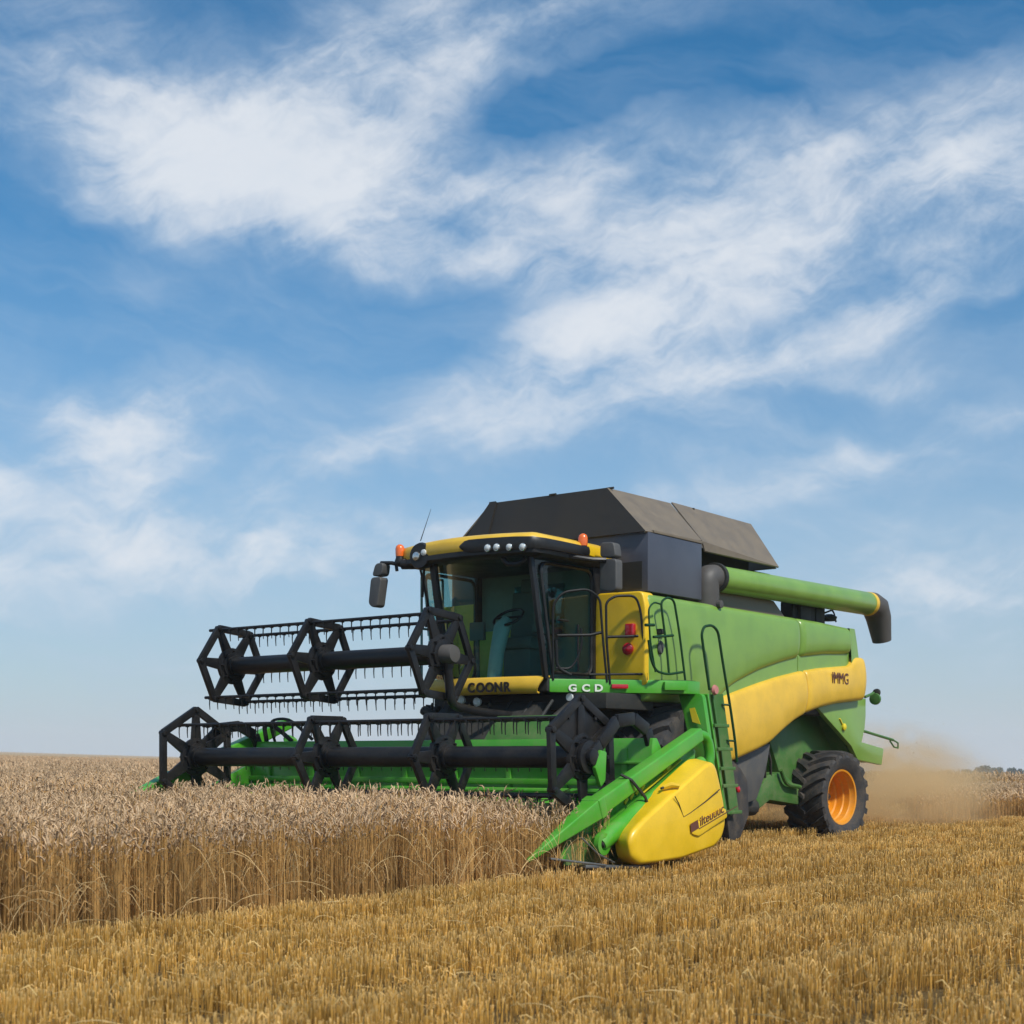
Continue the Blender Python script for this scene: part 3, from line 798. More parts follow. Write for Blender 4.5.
# ---------------------------------------------------------------- wheels
def wheel(loc, steer, rad, width, rim_r, name='wheel', mirror=1):
    w = part_empty(name, HV, loc); w.rotation_euler = (0, 0, steer)
    W = width / 2; t = MB()
    prof = [(rim_r, W * .62), (rim_r * 1.03, W * .80), (rim_r + (rad - rim_r) * .3, W * .97), (rim_r + (rad - rim_r) * .65, W * 1.0), (rad * .90, W * .93), (rad * .915, W * .82),
            (rad * .922, W * .4), (rad * .925, 0)]
    prof = prof + [(r, -x) for r, x in prof[-2::-1]]
    t.lathe(prof, (0, 0, 0), 64, caps=(False, False))
    # angled tread bars
    nb = 19
    for sgn in (1, -1):
        for k in range(nb):
            a0 = 2 * math.pi * (k + (0.5 if sgn < 0 else 0)) / nb; sec = []
            for i in range(7):
                q = i / 6; x = sgn * (-.03 + (W * 1.0 + .03) * q); a = a0 - (0.36 * q ** 0.85) * mirror
                ro = rad * (1.0 - .045 * max(0, q - .75) / .25); ri = rad * (.90 if q < .8 else .90 - .09 * (q - .8) / .2)
                hw = (.030 + .012 * q) / rad * (1.0)
                sec.append([(x, math.cos(a + d) * r, math.sin(a + d) * r) for d, r in ((-hw * 1.5, ri), (-hw, ro), (hw, ro), (hw * 1.5, ri))])
            vs = [p for s in sec for p in s]; fs = [(i * 4 + j, i * 4 + j + 1, i * 4 + j + 5, i * 4 + j + 4) for i in range(6) for j in range(3)] + [(0, 1, 2, 3), (24, 27, 26, 25)]
            t.add(vs, fs)
    t.build('tyre', M['tyre'], w, smooth=35)
    r = MB(); s = mirror
    rp = [(rim_r * 1.0, W * .66), (rim_r * 1.045, W * .74), (rim_r * 1.03, W * .82), (rim_r * .965, W * .80), (rim_r * .93, W * .62), (rim_r * .89, W * .56), (rim_r * .88, W * .30), (rim_r * .83, W * .25), (rim_r * .82, W * -.05), (rim_r * .76, W * -.10), (rim_r * .72, W * -.28), (rim_r * .55, W * -.32), (rim_r * .40, W * -.22), (rim_r * .36, W * -.20)]
    r.lathe([(q, x * s) for q, x in rp], (0, 0, 0), 48, caps=(False, True)); r.lathe([(rim_r * .995, -W * .64), (rim_r * .98, W * .6)], (0, 0, 0), 48, caps=(False, False)); r.build('rim', M['rim'], w, smooth=32)
    h = MB(); h.lathe([(rim_r * .30, W * -.35 * s), (rim_r * .30, W * -.08 * s), (rim_r * .16, W * -.02 * s), (rim_r * .14, W * .10 * s), (rim_r * .05, W * .12 * s)], (0, 0, 0), 20)
    for k in range(8):
        a = 2 * math.pi * k / 8; h.lathe([(.016, W * -.25 * s), (.016, W * -.10 * s)], (0, math.cos(a) * rim_r * .42, math.sin(a) * rim_r * .42), 6)
    h.build('hub', M['dark'], w, smooth=30)
    return w
wheel((1.42, 8.12, .575), R(-6), .67, .64, .385)
wheel((-1.42, 8.12, .575), R(-6), .67, .64, .385, mirror=-1)
wheel((1.40, 3.85, .90), 0, .90, .68, .46)
wheel((-1.40, 3.85, .90), 0, .90, .68, .46, mirror=-1)
b = MB(); fl = yz([(733, 760), (741, 768), (748, 780), (749.5, 815), (741, 838), (730, 842), (727, 815), (731, 790)], 1.7)
b.prism(fl, 'x', 1.15, 1.7); b.build('mud_flap', M['tyre'], HV, 0.03)
MB().lathe([(.035, -.02), (.04, .02), (.02, .03)], tuple(sx_((737.5, 789.5), 1.74)), 14).build('side_reflector', M['red'], HV)

# ---------------------------------------------------------------- grain tank
k = MB(); k.box((-1.5, 3.18, 3.10), (1.5, 4.43, 3.80)); gt = k.build('grain_tank', M['tank'], HV, 0.012)
b = MB(); b.box((-1.12, 4.43, 3.06), (1.12, 6.35, 3.86)); b.build('tank_rear', M['dark'], gt, 0.01)
b = MB(); b.box((-1.51, 3.3, 3.80), (1.51, 4.44, 3.835)); b.build('tank_rim', M['flap'], gt, 0.008)
b = MB(); b.box((1.12, 3.172, 3.14), (1.42, 3.18, 3.46)); b.build('tank_patch', M['dark'], gt)  # thin dark rectangle on the front of the tank box

def quad_sheet(name, pts, mat, parent, th=0.02):
    m = MB(); m.add(pts, [tuple(range(len(pts)))]); o = m.build(name, mat, parent, 0, solid=th); return o
Tz = 4.40
FL, FR = (-.93, 3.27, Tz), (.86, 3.27, Tz)
BL, BR_ = (-1.36, 3.13, 3.80), (1.50, 3.13, 3.80)
ML, MR = (.92, 4.55, Tz), (1.50, 4.45, 3.84)
RT = tuple(Vector(sx_((750, 525), .86))); RBt = tuple(Vector(sx_((778, 568), 1.45)))
MB_ = tuple(Vector(sx_((704, 552), 1.46)))
# corner pieces of the front flap are separate folded sheets
lerp = lambda a, c, t: tuple(Vector(a) * (1 - t) + Vector(c) * t)
quad_sheet('tank_flap', [lerp(BL, BR_, .155), lerp(BL, BR_, .845), lerp(FL, FR, .945), lerp(FL, FR, .055)], M['flap_shaded'], gt, .03)
quad_sheet('tank_flap', [lerp(BL, BR_, .840), BR_, FR, lerp(FL, FR, .940)], M['flap_shaded'], gt)
quad_sheet('tank_flap', [BL, lerp(BL, BR_, .16), lerp(FL, FR, .06), FL], M['flap_shaded'], gt)
for s in (1, -1):
    g = lambda p: (p[0] * s, p[1], p[2])
    fr_top = FR if s == 1 else FL
    mt = tuple(Vector(sx_((670, 503), .86))) ; mtp = (mt[0] * s, mt[1], mt[2])
    quad_sheet('tank_flap', [fr_top, mtp, g((1.50, 4.43, 3.84)), g((1.50, 3.13, 3.80))], M['flap'], gt)
    quad_sheet('tank_flap', [(mtp[0], mtp[1] + .02, mtp[2]), g(RT), g(RBt), g(MB_), g((1.46, 4.49, 3.83))], M['flap'], gt)
quad_sheet('tank_flap', [(.84, RT[1], RT[2]), (-.84, RT[1], RT[2]), (-1.42, RBt[1], RBt[2]), (1.42, RBt[1], RBt[2])], M['flap'], gt)
b = MB()
for q, r_ in ((FL, FR), (FR, RT)):
    q, r_ = Vector(q), Vector(r_)
    for t_ in (.02, .55): b = MB(); b.lathe([(.014, -.05), (.014, .05)], tuple(q.lerp(r_, t_) + Vector((0, 0, .004))), 8); b.build('flap_hinge', M['dark'], gt)

# ---------------------------------------------------------------- unloading auger
a0 = sx_((714, 578), 1.45); a1 = sx_((869, 604), 1.45)
A0 = Vector(a0); A1 = Vector(a1)
t = MB(); t.tube([A0, A0.lerp(A1, .33), A0.lerp(A1, .66), A1], [.165, .17, .172, .175], 28); ua = t.build('unloading_auger', M['panel'], HV, 0.01)
d = (A1 - A0).normalized()
t = MB(); t.tube([A0 - d * .02, A0 + d * .05], .195, 28); t.build('auger_flange', M['dark'], ua, 0.006); t = MB(); t.tube([A1 - d * .10, A1 + d * .015], .180, 28); t.build('auger_flange', M['gold'], ua, 0.006)
# pale worn sleeve, then the rubber spout
P0 = A1; P = [P0, P0 + d * .10, P0 + d * .24 + Vector((0, 0, -.04)), P0 + d * .36 + Vector((0, 0, -.20)), P0 + d * .48 + Vector((0, 0, -.54))]
t = MB(); t.tube(P, [.182, .188, .205, .19, .145], 24); t.build('auger_spout', M['boot'], ua, smooth=60)
t = MB()
e0 = Vector(sx_((711, 580), 1.42)); t.tube(rounded([(e0.x, A0.y - .16, 2.98), (e0.x, A0.y - .16, A0.z - .02), tuple(A0 + d * .03)], .3, n=8), .172, 20)
t.tube([e0 + Vector((.14, -.12, -.33)), e0 + Vector((.22, -.12, -.33))], .05, 12)
t.build('auger_elbow', M['boot'], ua, 0.01)
b = MB(); b.prism(yz([(718, 586), (774, 601), (789, 623), (718, 607)], 1.38), 'x', 1.0, 1.38); b.build('deck_cover', M['flap'], HV, 0.012)
b = MB()
for (q, s) in (((796, 611), .16), ((804, 606), .12), ((812, 612), .14), ((790, 606), .1)):
    c = sx_(q, 1.2); b.box((c[0] - s, c[1] - s, 3.05), (c[0] + s, c[1] + s, c[2] + s * .6))
b.tube([sx_((795, 606), 1.2), sx_((806, 620), 1.2)], .05, 10); b.tube([sx_((809, 600), 1.0), sx_((809, 622), 1.0)], .10, 12)
b.build('engine_top', M['dark'], HV, 0.02)
t = MB(); t.tube(rounded([sx_(q, 1.25) for q in [(816, 616), (822, 614), (832, 610), (834, 613), (836, 622)]], .05), .014, 6); t.tube([sx_((816, 617), 1.25), sx_((834, 618), 1.25)], .010, 6)
t.lathe([(.10, 0), (.12, .06), (.05, .1)], tuple(sx_((829, 621), 1.2)), 16, 'z'); t.build('deck_rail', M['dark'], HV)
t = MB(); t.box((1.0, 6.35, 3.55), (1.2, 6.8, 3.68)); t.build('deck_fitting', M['dgreen'], HV)

# ---------------------------------------------------------------- cab
cab = MB(); cab.box((-.88, 2.02, 1.90), (.88, 3.02, 2.06)); cb = cab.build('cab_floor', M['dark'], HV, 0.02)
def front(x, z):                       # the windscreen leans out towards its top and bows forward in the middle
    q = (z - 2.06) / 1.36; return 2.0 - .25 * q - .10 * (1 - (x / .88) ** 2)
rows = [[(x * (1 - .03 * (z - 2.06)), front(x, z), z) for x in np.linspace(-.80, .86, 17)] for z in np.linspace(2.07, 3.42, 9)]
m = MB(); m.sheet(rows); m.build('windscreen', M['glass'], HV, smooth=80)
for s in (1, -1):
    x0 = .875 if s == 1 else .83; q = [(s * x0, 2.02, 2.08), (s * .875, 2.96, 2.08), (s * .875, 2.96, 3.42), (s * (x0 - .03), 1.78, 3.42)]
    m = MB(); m.add(q, [(0, 1, 2, 3)]); dr = m.build('door_glass' if s == 1 else 'side_glass', M['sglass' if s == 1 else 'lglass'], HV)
    m = MB(); m.beam(*(((.875, 2.0, 2.04), (.845, 1.75, 3.44)) if s == 1 else ((-.46, 1.86, 2.04), (-.47, 1.60, 3.44))), .055 if s == 1 else .085, .06); m.build('front_pillar', M['blackp'], HV, 0.012)
    m = MB(); m.beam((s * .88, 2.98, 2.0), (s * .88, 2.98, 3.44), .06, .14, up=(0, 1, 0)); m.build('rear_pillar', M['blackp'], HV, 0.012)
    fr_ = rounded([(s * .885, 2.12, 2.12), (s * .885, 2.90, 2.12), (s * .885, 2.90, 3.36), (s * .86, 1.90, 3.36), (s * .885, 2.12, 2.12)], .14)
    m = MB(); m.tube(fr_, .022, 6); m.build('door_frame', M['blackp'], dr)
    if s == 1:
        m = MB(); m.tube([(.90, 2.20, 2.72), (.93, 2.20, 2.72), (.93, 2.36, 2.72), (.90, 2.36, 2.72)], .014, 6); m.tube([(.89, 2.62, 2.15), (.89, 2.62, 2.7)], .012, 6); m.build('door_handle', M['blackp'], dr)
m = MB(); m.add([(-.86, 3.0, 2.08), (.86, 3.0, 2.08), (.86, 3.0, 3.42), (-.86, 3.0, 3.42)], [(0, 1, 2, 3)]); m.build('rear_wall_lining', M['lining'], cb, solid=.03)
m = MB(); m.box((-.82, 2.90, 2.10), (-.18, 2.96, 2.72)); m.build('trim_panel', M['olive'], cb, .02)
m = MB(); m.add([(-.3, 2.965, 2.65), (.45, 2.965, 2.65), (.45, 2.965, 3.25), (-.3, 2.965, 3.25)], [(0, 1, 2, 3)]); m.build('rear_window', M['sglass'], cb, solid=.01)
# inside the cab
s_ = MB(); s_.prism(rpoly([(2.55, 2.45), (2.98, 2.45), (2.98, 2.58), (2.55, 2.60)], .05), 'x', -.27, .25); s_.prism(rpoly([(2.82, 2.55), (2.94, 2.55), (2.98, 3.15), (2.88, 3.18)], .04), 'x', -.27, .25)
s_.box((-.2, 2.6, 2.06), (.2, 2.95, 2.46)); s_.prism(rpoly([(2.86, 3.16), (2.96, 3.16), (2.97, 3.33), (2.88, 3.33)], .03), 'x', -.14, .12); s_.build('driver_seat', M['seat'], HV, 0.03)
s_ = MB(); s_.prism(rpoly([(2.5, 2.62), (2.9, 2.62), (2.9, 2.72), (2.5, 2.74)], .03), 'x', .30, .42); s_.tube([(.36, 2.52, 2.72), (.36, 2.48, 2.86)], .03, 8); s_.build('armrest_console', M['seat'], HV, 0.015)
cbx = sy_((494, 668), 2.1); ctop = sy_((502, 628), 2.3)
s_ = MB(); s_.tube([(cbx[0], cbx[1], 2.06), tuple(Vector(cbx).lerp(Vector(ctop), .35)), (ctop[0], ctop[1], ctop[2]), (ctop[0] + .02, ctop[1] + .08, ctop[2] + .1)], [.085, .085, .10, .07], 14); sc_ = s_.build('steering_column', M['teal'], HV)
s_ = MB(); cx, cy, cz = ctop[0] + .02, ctop[1] + .1, ctop[2] + .13
ring = [(cx + .19 * math.cos(a), cy + .15 * math.sin(a), cz + .11 * math.sin(a)) for a in np.linspace(0, 2 * math.pi, 25)]
s_.tube(ring, .017, 6); s_.tube([(cx - .18, cy, cz), (cx + .18, cy, cz)], .016, 6); s_.build('steering_wheel', M['blackp'], sc_)
s_ = MB(); c = sy_((477, 632), 2.35); s_.box((c[0] - .12, c[1], c[2] - .1), (c[0] + .1, c[1] + .05, c[2] + .12)); s_.tube([(c[0], c[1], c[2] - .1), (c[0] + .02, c[1], 2.06)], .025, 8); s_.build('monitor', M['seat'], HV, 0.015)
s_ = MB(); s_.box((-.82, 2.05, 2.06), (.8, 2.9, 2.085)); s_.build('floor_mat', M['teal'], cb)
# roof: dark visor below, yellow cap above
def roof_ring(z, k, fwd=0.0):
    out = []
    for t_ in np.linspace(0, 1, 17): x = -1.0 + 2.0 * t_; out.append((x * k, 1.62 - .20 * (1 - x * x) - fwd, z))
    out += [(1.02 * k, 1.80, z), (1.02 * k, 2.4, z), (1.0 * k, 3.06, z), (.9 * k, 3.14, z), (-.9 * k, 3.14, z), (-1.0 * k, 3.06, z), (-1.02 * k, 2.4, z), (-1.02 * k, 1.80, z)]
    return out
def roof_mesh(levels):
    m = MB(); rings = [roof_ring(*l) for l in levels]; n = len(rings[0])
    m.add([p for r_ in rings for p in r_], [tuple(range(n))[::-1], tuple(range((len(rings) - 1) * n, len(rings) * n))] + [(i * n + q, i * n + (q + 1) % n, (i + 1) * n + (q + 1) % n, (i + 1) * n + q) for i in range(len(rings) - 1) for q in range(n)])
    return m
rf = roof_mesh([(3.40, .86, -.12), (3.412, .94, -.03), (3.435, .985, .0), (3.485, .99, .0), (3.50, .97, -.02)]).build('roof', M['blackp'], HV, smooth=50)
cap = roof_mesh([(3.488, .975, -.01), (3.52, .985, .0), (3.60, .982, .0), (3.645, .955, -.03), (3.68, .87, -.13), (3.695, .70, -.3)]).build('roof_cap', M['gold'], rf, smooth=60)
# black lamp pod let into the front of the cap
def roof_front(x, off=0.0): return 1.62 - .20 * (1 - min(1, x * x)) - off
path = [(x, roof_front(x)) for x in np.linspace(.10, .98, 15)] + [(1.03, 1.80), (1.035, 2.1), (1.035, 2.40), (1.03, 2.62)]
m = MB(); rows = []; n_p = len(path)
for t_ in (0, .18, .5, .82, 1):
    row = []
    for i, (x, y) in enumerate(path):
        k = i / (n_p - 1); h_ = math.sin(math.pi / 2 * min(1, k / .12 + .15)); o_ = .018 + .014 * math.sin(math.pi * t_)
        nx, ny = (0, -1) if x < .9 else (.7, -.7) if i < 16 else (1, 0)
        mid = 3.54; hh = (.072 - .02 * max(0, k - .6) / .4) * h_
        row.append((x + nx * o_, y + ny * o_, mid - hh + 2 * hh * t_))
    rows.append(row)
m.sheet(rows); pod = m.build('lamp_pod', M['blackp'], rf, smooth=70, solid=.03)
for q in ((487.5, 548), (496.5, 547.3), (509, 547), (522.5, 547)):
    c = sy_(q, 1.42); c = sy_(q, roof_front(c[0], .035 if q[0] < 515 else .065)); m = MB()
    m.lathe([(.043, .02), (.046, -.005), (.040, -.012)], tuple(c), 18, 'y'); wl = m.build('work_light', M['chrome'], rf)
    m = MB(); m.lathe([(.037, -.012), (.028, -.022), (.010, -.027)], tuple(c), 18, 'y'); m.build('lens', M['lamp'], wl)
# corner lamp housing at the far front corner
c = sy_((421, 556), 1.50); m = MB()
m.lathe([(.05, .22), (.13, .12), (.16, .0), (.145, -.035)], tuple(c), 22, 'y'); cl = m.build('corner_light', M['blackp'], rf, smooth=50)
m = MB(); m.lathe([(.055, -.036), (.05, -.055), (.02, -.065)], (c[0] - .035, c[1], c[2] - .005), 16, 'y'); m.build('lens', M['chrome'], cl)
m = MB(); m.lathe([(.04, -.036), (.035, -.05), (.01, -.06)], (c[0] + .075, c[1], c[2] + .03), 16, 'y'); m.build('lens', M['lamp'], cl)
# yellow side end of the roof
m = MB(); m.prism(rpoly([(2.62, 3.50), (3.10, 3.47), (3.10, 3.59), (2.62, 3.62)], .02), 'x', .90, 1.045); m.build('roof_side', M['yellow'], rf, 0.01)
# beacons
def beacon(base, arm=None):
    bx, by, bz = base; m = MB(); m.lathe([(.06, 0), (.065, .03), (.05, .075), (.05, .09)], base, 18, 'z'); be = m.build('beacon', M['blackp'], HV, smooth=50)
    m = MB(); m.lathe([(.052, .09), (.056, .13), (.056, .185), (.045, .215), (.02, .232)], base, 18, 'z'); m.build('beacon_lens', M['amber'], be, smooth=50)
c = sy_((400, 564), 1.6); beacon((c[0], c[1], c[2]))
c = sx_((583, 551), .98); beacon((c[0], c[1], c[2] - .03))
# mirrors
e = sy_((420, 563), 1.68); f_ = sy_((381, 563), 1.55)
m = MB(); m.tube([e, sy_((402, 564), 1.6)], [.075, .065], 12); m.tube([sy_((404, 566), 1.6), sy_((392, 563), 1.57), f_], .024, 8); m.tube([sy_((396, 564), 1.58), sy_((397, 571), 1.58)], .02, 8); mir = m.build('mirror_arm', M['blackp'], HV)
def mirror_head(pts, y, th, parent, nm='mirror'):
    m = MB(); m.prism(rpoly(xz(pts, y), .05), 'y', y - th / 2, y + th / 2); o = m.build(nm, M['grey'], parent, 0.028, 3); return o
h1 = mirror_head([(379, 564), (387, 563), (385.5, 576), (375.5, 577)], 1.55, .14, mir)
h2 = mirror_head([(374.5, 578), (385, 577), (381, 607), (376, 608), (372, 604)], 1.55, .14, mir)
m = MB(); m.prism(xz([(375.5, 581), (383, 580), (380, 603), (374.5, 602)], 1.62), 'y', 1.621, 1.626); m.build('mirror_glass', M['mirror'], h2)
m = MB(); m.tube([(.95, 2.2, 3.46), (1.1, 2.6, 3.44), tuple(sx_((606, 560), 1.22))], .03, 8); mir = m.build('mirror_arm', M['blackp'], HV)
yy = 2.78
h1 = mirror_head([(603.5, 543), (617, 542.5), (619, 558), (603, 558)], yy, .14, mir)
h2 = mirror_head([(603, 559.5), (619.5, 559), (619.5, 589), (616, 592.5), (602.5, 591)], yy, .14, mir)
m = MB(); m.prism(xz([(604, 562), (618, 562), (618, 588), (604, 588)], yy + .075), 'y', yy + .0705, yy + .076); m.build('mirror_glass', M['mirror'], h2)
m = MB(); m.tube([sy_((420.5, 541), 2.2), sy_((431, 509), 2.2)], [.006, .002], 6); m.build('antenna', M['black'], HV)
# wipers and hanging cable in front of the far pillar
m = MB(); m.tube([(-.70, 1.63, 3.40), (-.66, 1.72, 3.0), (-.75, 1.80, 2.7)], .014, 6); m.tube([(-.62, 1.62, 3.42), (-.72, 1.70, 3.05)], .016, 6); m.build('wiper', M['blackp'], HV)
m = MB(); m.tube(rounded([(.55, 1.62, 3.40), (.62, 1.62, 3.32), (.75, 1.66, 3.32), (.8, 1.72, 3.38)], .05), .03, 8); m.build('wiper_motor', M['blackp'], HV)
# rails on the far side of the cab
m = MB()
for y in (2.1, 2.5): m.tube([(-1.08, y, 1.95), (-1.08, y, 3.35)], .016, 6)
m.tube([(-1.08, 2.1, 2.72), (-1.08, 2.5, 2.72)], .016, 6); m.tube([(-.9, 2.1, 3.35), (-1.08, 2.1, 3.35), (-1.08, 2.5, 3.35)], .016, 6); m.build('handrail', M['teal'], HV)

# yellow nose below the windscreen
nose = MB(); n_ = 25; rows = []
for (dz, dy) in ((1.875, .08), (1.885, .03), (1.92, .0), (1.98, -.005), (2.05, .015), (2.075, .04), (2.08, .12)):
    rows.append([(x, 1.97 - .13 * (1 - (x / .95) ** 2) + dy, dz) for x in np.linspace(-.93, .88 - .10 * (2.08 - dz) / .2, n_)])
nose.sheet(rows); nz_ = nose.build('nose_panel', M['gold'], HV, smooth=60, solid=.02)
for j, ch in enumerate('COONR'):
    c = sy_((468.5 + j * 8.6, 692.5 - j * .25), 1.845)
    x = c[0]; y_ = 1.97 - .13 * (1 - ((x + .05) / .95) ** 2) - .012
    text('lettering', ch, .155, (x, y_, c[2]), (R(90), 0, math.atan(.26 * (x + .05) / .9025)), M['ink'], nz_, .006, 1, .98, .005)
# platform beside the cab
PA, PB = (.88, 2.06), (1.9, 3.42)
pl = MB(); pl.prism([PA, PB, (1.9, 3.70), (1.5, 3.70), (.88, 3.0)], 'z', 1.89, 2.045); pf = pl.build('platform', M['green'], HV, 0.012)
pl = MB(); pl.prism([(.90, 2.12), (1.86, 3.44), (1.86, 3.66), (1.5, 3.66), (.9, 3.0)], 'z', 2.046, 2.052); pl.build('floor_plate', M['dark'], pf)
dirp = Vector((PB[0] - PA[0], PB[1] - PA[1], 0)).normalized(); nrm = Vector((dirp.y, -dirp.x, 0)); ang = math.atan2(dirp.y, dirp.x)
for j, (ch, q) in enumerate(zip('GCD', ((568, 691.2), (581.5, 691.2), (594, 691.2)))):
    c = Vector(on_wall(q, PA, PB)) + nrm * .006
    text('lettering', ch, .112, tuple(c + nrm * .006), (R(90), 0, ang), M['white'], pf, .003, 1, 1.25, .004)
for q, w_, h_ in (((619, 686.5), .10, .05),):
    c = Vector(on_wall(q, PA, PB)) + nrm * .02; m = MB(); m.beam(c - dirp * w_, c + dirp * w_, .05, h_); m.build('marker_lamp', M['red'], pf, .008)
c = Vector(on_wall((659, 686), PA, PB)); m = MB(); m.beam(c + dirp * .05 + nrm * .03, c + dirp * .32 + nrm * .03, .06, .10); m.build('platform_bracket', M['green'], pf, .01)
for q in ((572, 697), (632, 699)):
    c = Vector(on_wall(q, PA, PB)) - nrm * .05; m = MB(); m.lathe([(.045, -.03), (.05, .02), (.02, .03)], tuple(c), 12, 'y'); m.build('work_light', M['lamp'], pf)
# yellow bulkhead beside the cab
yp_ = MB(); poly = rpoly([(.86, 1.98), (1.60, 1.98), (1.605, 2.9), (1.56, 3.08), (.92, 3.09), (.90, 2.9)], .06)
yp_.prism(poly, 'y', 2.96, 3.2); bk = yp_.build('bulkhead', M['yellow'], HV, 0.04, 3)
yq = MB(); yq.prism([(-q[0], q[1]) for q in poly], 'y', 2.99, 3.2); yq.build('bulkhead', M['yellow'], HV, 0.04, 3)
c = sy_((630.5, 630), 2.93); m = MB(); m.box((c[0] - .065, 2.90, c[2] - .075), (c[0] + .055, 2.97, c[2] + .075)); tl = m.build('tail_lamp', M['red'], bk, .018, 3)
c = sy_((628, 649), 2.93); m = MB(); m.lathe([(.03, .06), (.062, .03), (.075, -.01), (.06, -.035), (.02, -.045)], tuple(c), 18, 'y'); m.build('tail_lamp', M['red'], bk, smooth=50)

# handrails
def rail(pts, f, r=.015, rc=.12, name='handrail', mat='black'):
    m = MB(); m.tube(rounded([f(p) for p in pts], rc), r, 8); return m
wall = lambda p: on_wall(p, PA, PB)
m = rail([(553, 680), (553, 604), (563, 592), (588, 589), (600, 598), (603, 640), (607, 682)], wall)
m.tube([wall((557, 635.5)), wall((590, 635)), wall((601, 632.5))], .018, 8); m.build('handrail', M['rail'], HV)
m = rail([(610, 684), (606.5, 640), (606, 602), (615, 596), (636, 595.5), (641, 612), (646.5, 680)], wall, rc=.14)
m.tube([wall((607, 637)), wall((638, 636))], .016, 8); m.tube([wall((589, 674.5)), wall((647, 674))], .014, 8); m.build('handrail', M['rail'], HV)
m = rail([(571, 675), (557, 668), (556, 640)], wall, .02, .2); m.tube(rounded([wall(q) for q in [(581, 628), (582, 645), (577, 660), (570, 669), (556, 668)]], .2), .014, 6); m.build('handrail', M['rail'], HV)
f175 = lambda p: sx_(p, 1.74)
m = rail([(655.5, 672), (650, 640), (648.5, 608), (654, 602), (660, 604)], f175, .011, .12)
m.tube(rounded([f175(q) for q in [(648.5, 640), (651, 660), (656, 671), (667, 674.5), (683, 672)]], .15), .015, 8); m.tube([f175((645.5, 625)), f175((654, 625))], .018, 8); m.build('handrail', M['grail'], HV)
m = rail([(669, 674), (667, 650), (662, 612), (661, 602), (667, 597), (674, 600), (679, 630), (686.5, 690)], f175, .014, .14)
m.tube([f175((653.5, 637)), f175((673, 635.5))], .016, 8); m.build('handrail', M['grail'], HV)
m = rail([(709.5, 690), (705, 660), (701.5, 634), (704, 626.5), (712, 625), (718, 631), (724, 670), (730, 705), (735, 740), (737, 762)], lambda p: sx_(p, 1.85), .017, .16)
for q in (((722, 704.5), (729, 705)), ((727, 740.5), (735, 741))): m.tube([sx_(q[0], 1.80), sx_(q[1], 1.85)], .014, 6)
m.build('handrail', M['grail'], HV)
c = sx_((660.5, 647.5), 1.66); m = MB(); m.lathe([(.055, -.03), (.075, 0), (.06, .02)], tuple(c), 16); pl_ = m.build('panel_latch', M['grey'], HV)
for v in pl_.data.vertices: v.co.y = c[1] + (v.co.y - c[1]) * .7; v.co.z = c[2] + (v.co.z - c[2]) * 1.15
c = sx_((661, 631.5), 1.67); m = MB(); m.box((c[0] - .04, c[1] - .05, c[2] - .03), (c[0] + .03, c[1] + .05, c[2] + .03)); m.build('panel_handle', M['dark'], HV, .01)

# ---------------------------------------------------------------- boarding ladder
f195 = lambda p: Vector(sx_(p, 1.95))
lad = MB(); up0, dn0 = f195((704.5, 694)), f195((722.5, 816)); up1, dn1 = f195((719, 694)), f195((737, 816))
lad.beam(up0, dn0, .10, .035, up=(0, 1, 0)); ld = lad.build('ladder', M['green'], HV, .008)
lad = MB(); lad.beam(up1 + Vector((-.1, 0, 0)), dn1 + Vector((-.1, 0, 0)), .04, .03, up=(0, 1, 0)); lad.build('stringer', M['dgreen'], ld, .008)
for zpx in (725, 748.5, 768, 785.5, 812.5):
    t_ = (zpx - 694) / (816 - 694); p0 = up0.lerp(dn0, t_); p1 = up1.lerp(dn1, t_)
    s_ = MB(); s_.box((1.80, p0.y, p0.z - .02), (2.03, p1.y, p0.z + .02)); s_.build('step', M['dgreen'], ld, .006)
s_ = MB(); s_.prism(yz([(707, 694), (723, 694), (739, 813), (724, 813)], 1.79), 'x', 1.775, 1.79); s_.build('ladder_back', M['dgreen'], ld)
# green fender plate between tyre and ladder
fp = xz([(679, 692), (703, 694), (709, 735), (714, 780), (693, 770), (690, 740)], 3.62)
m = MB(); m.prism(rpoly(fp, .05), 'y', 3.60, 3.68); fd = m.build('fender_plate', M['green'], HV, .012)
c = sy_((694, 716), 3.59); m = MB(); m.add([(c[0] - .06, c[1], c[2] + .09), (c[0] + .01, c[1], c[2] + .10), (c[0] + .09, c[1], c[2] - .10), (c[0] - .02, c[1], c[2] - .07)], [(0, 1, 2, 3)]); m.build('warning_decal', M['gear'], fd, solid=.004)
c = sx_((714.5, 690), 1.9); m = MB(); m.lathe([(.04, -.03), (.065, 0), (.05, .03)], tuple(c), 14); m.build('ladder_lamp', M['pink'], ld)
c = sy_((690, 757), 3.5); m = MB(); m.prism(xz([(682, 744), (689, 752), (692, 760), (687, 764)], 3.5), 'y', 3.48, 3.53); m.build('warning_board', M['red'], HV, .008)

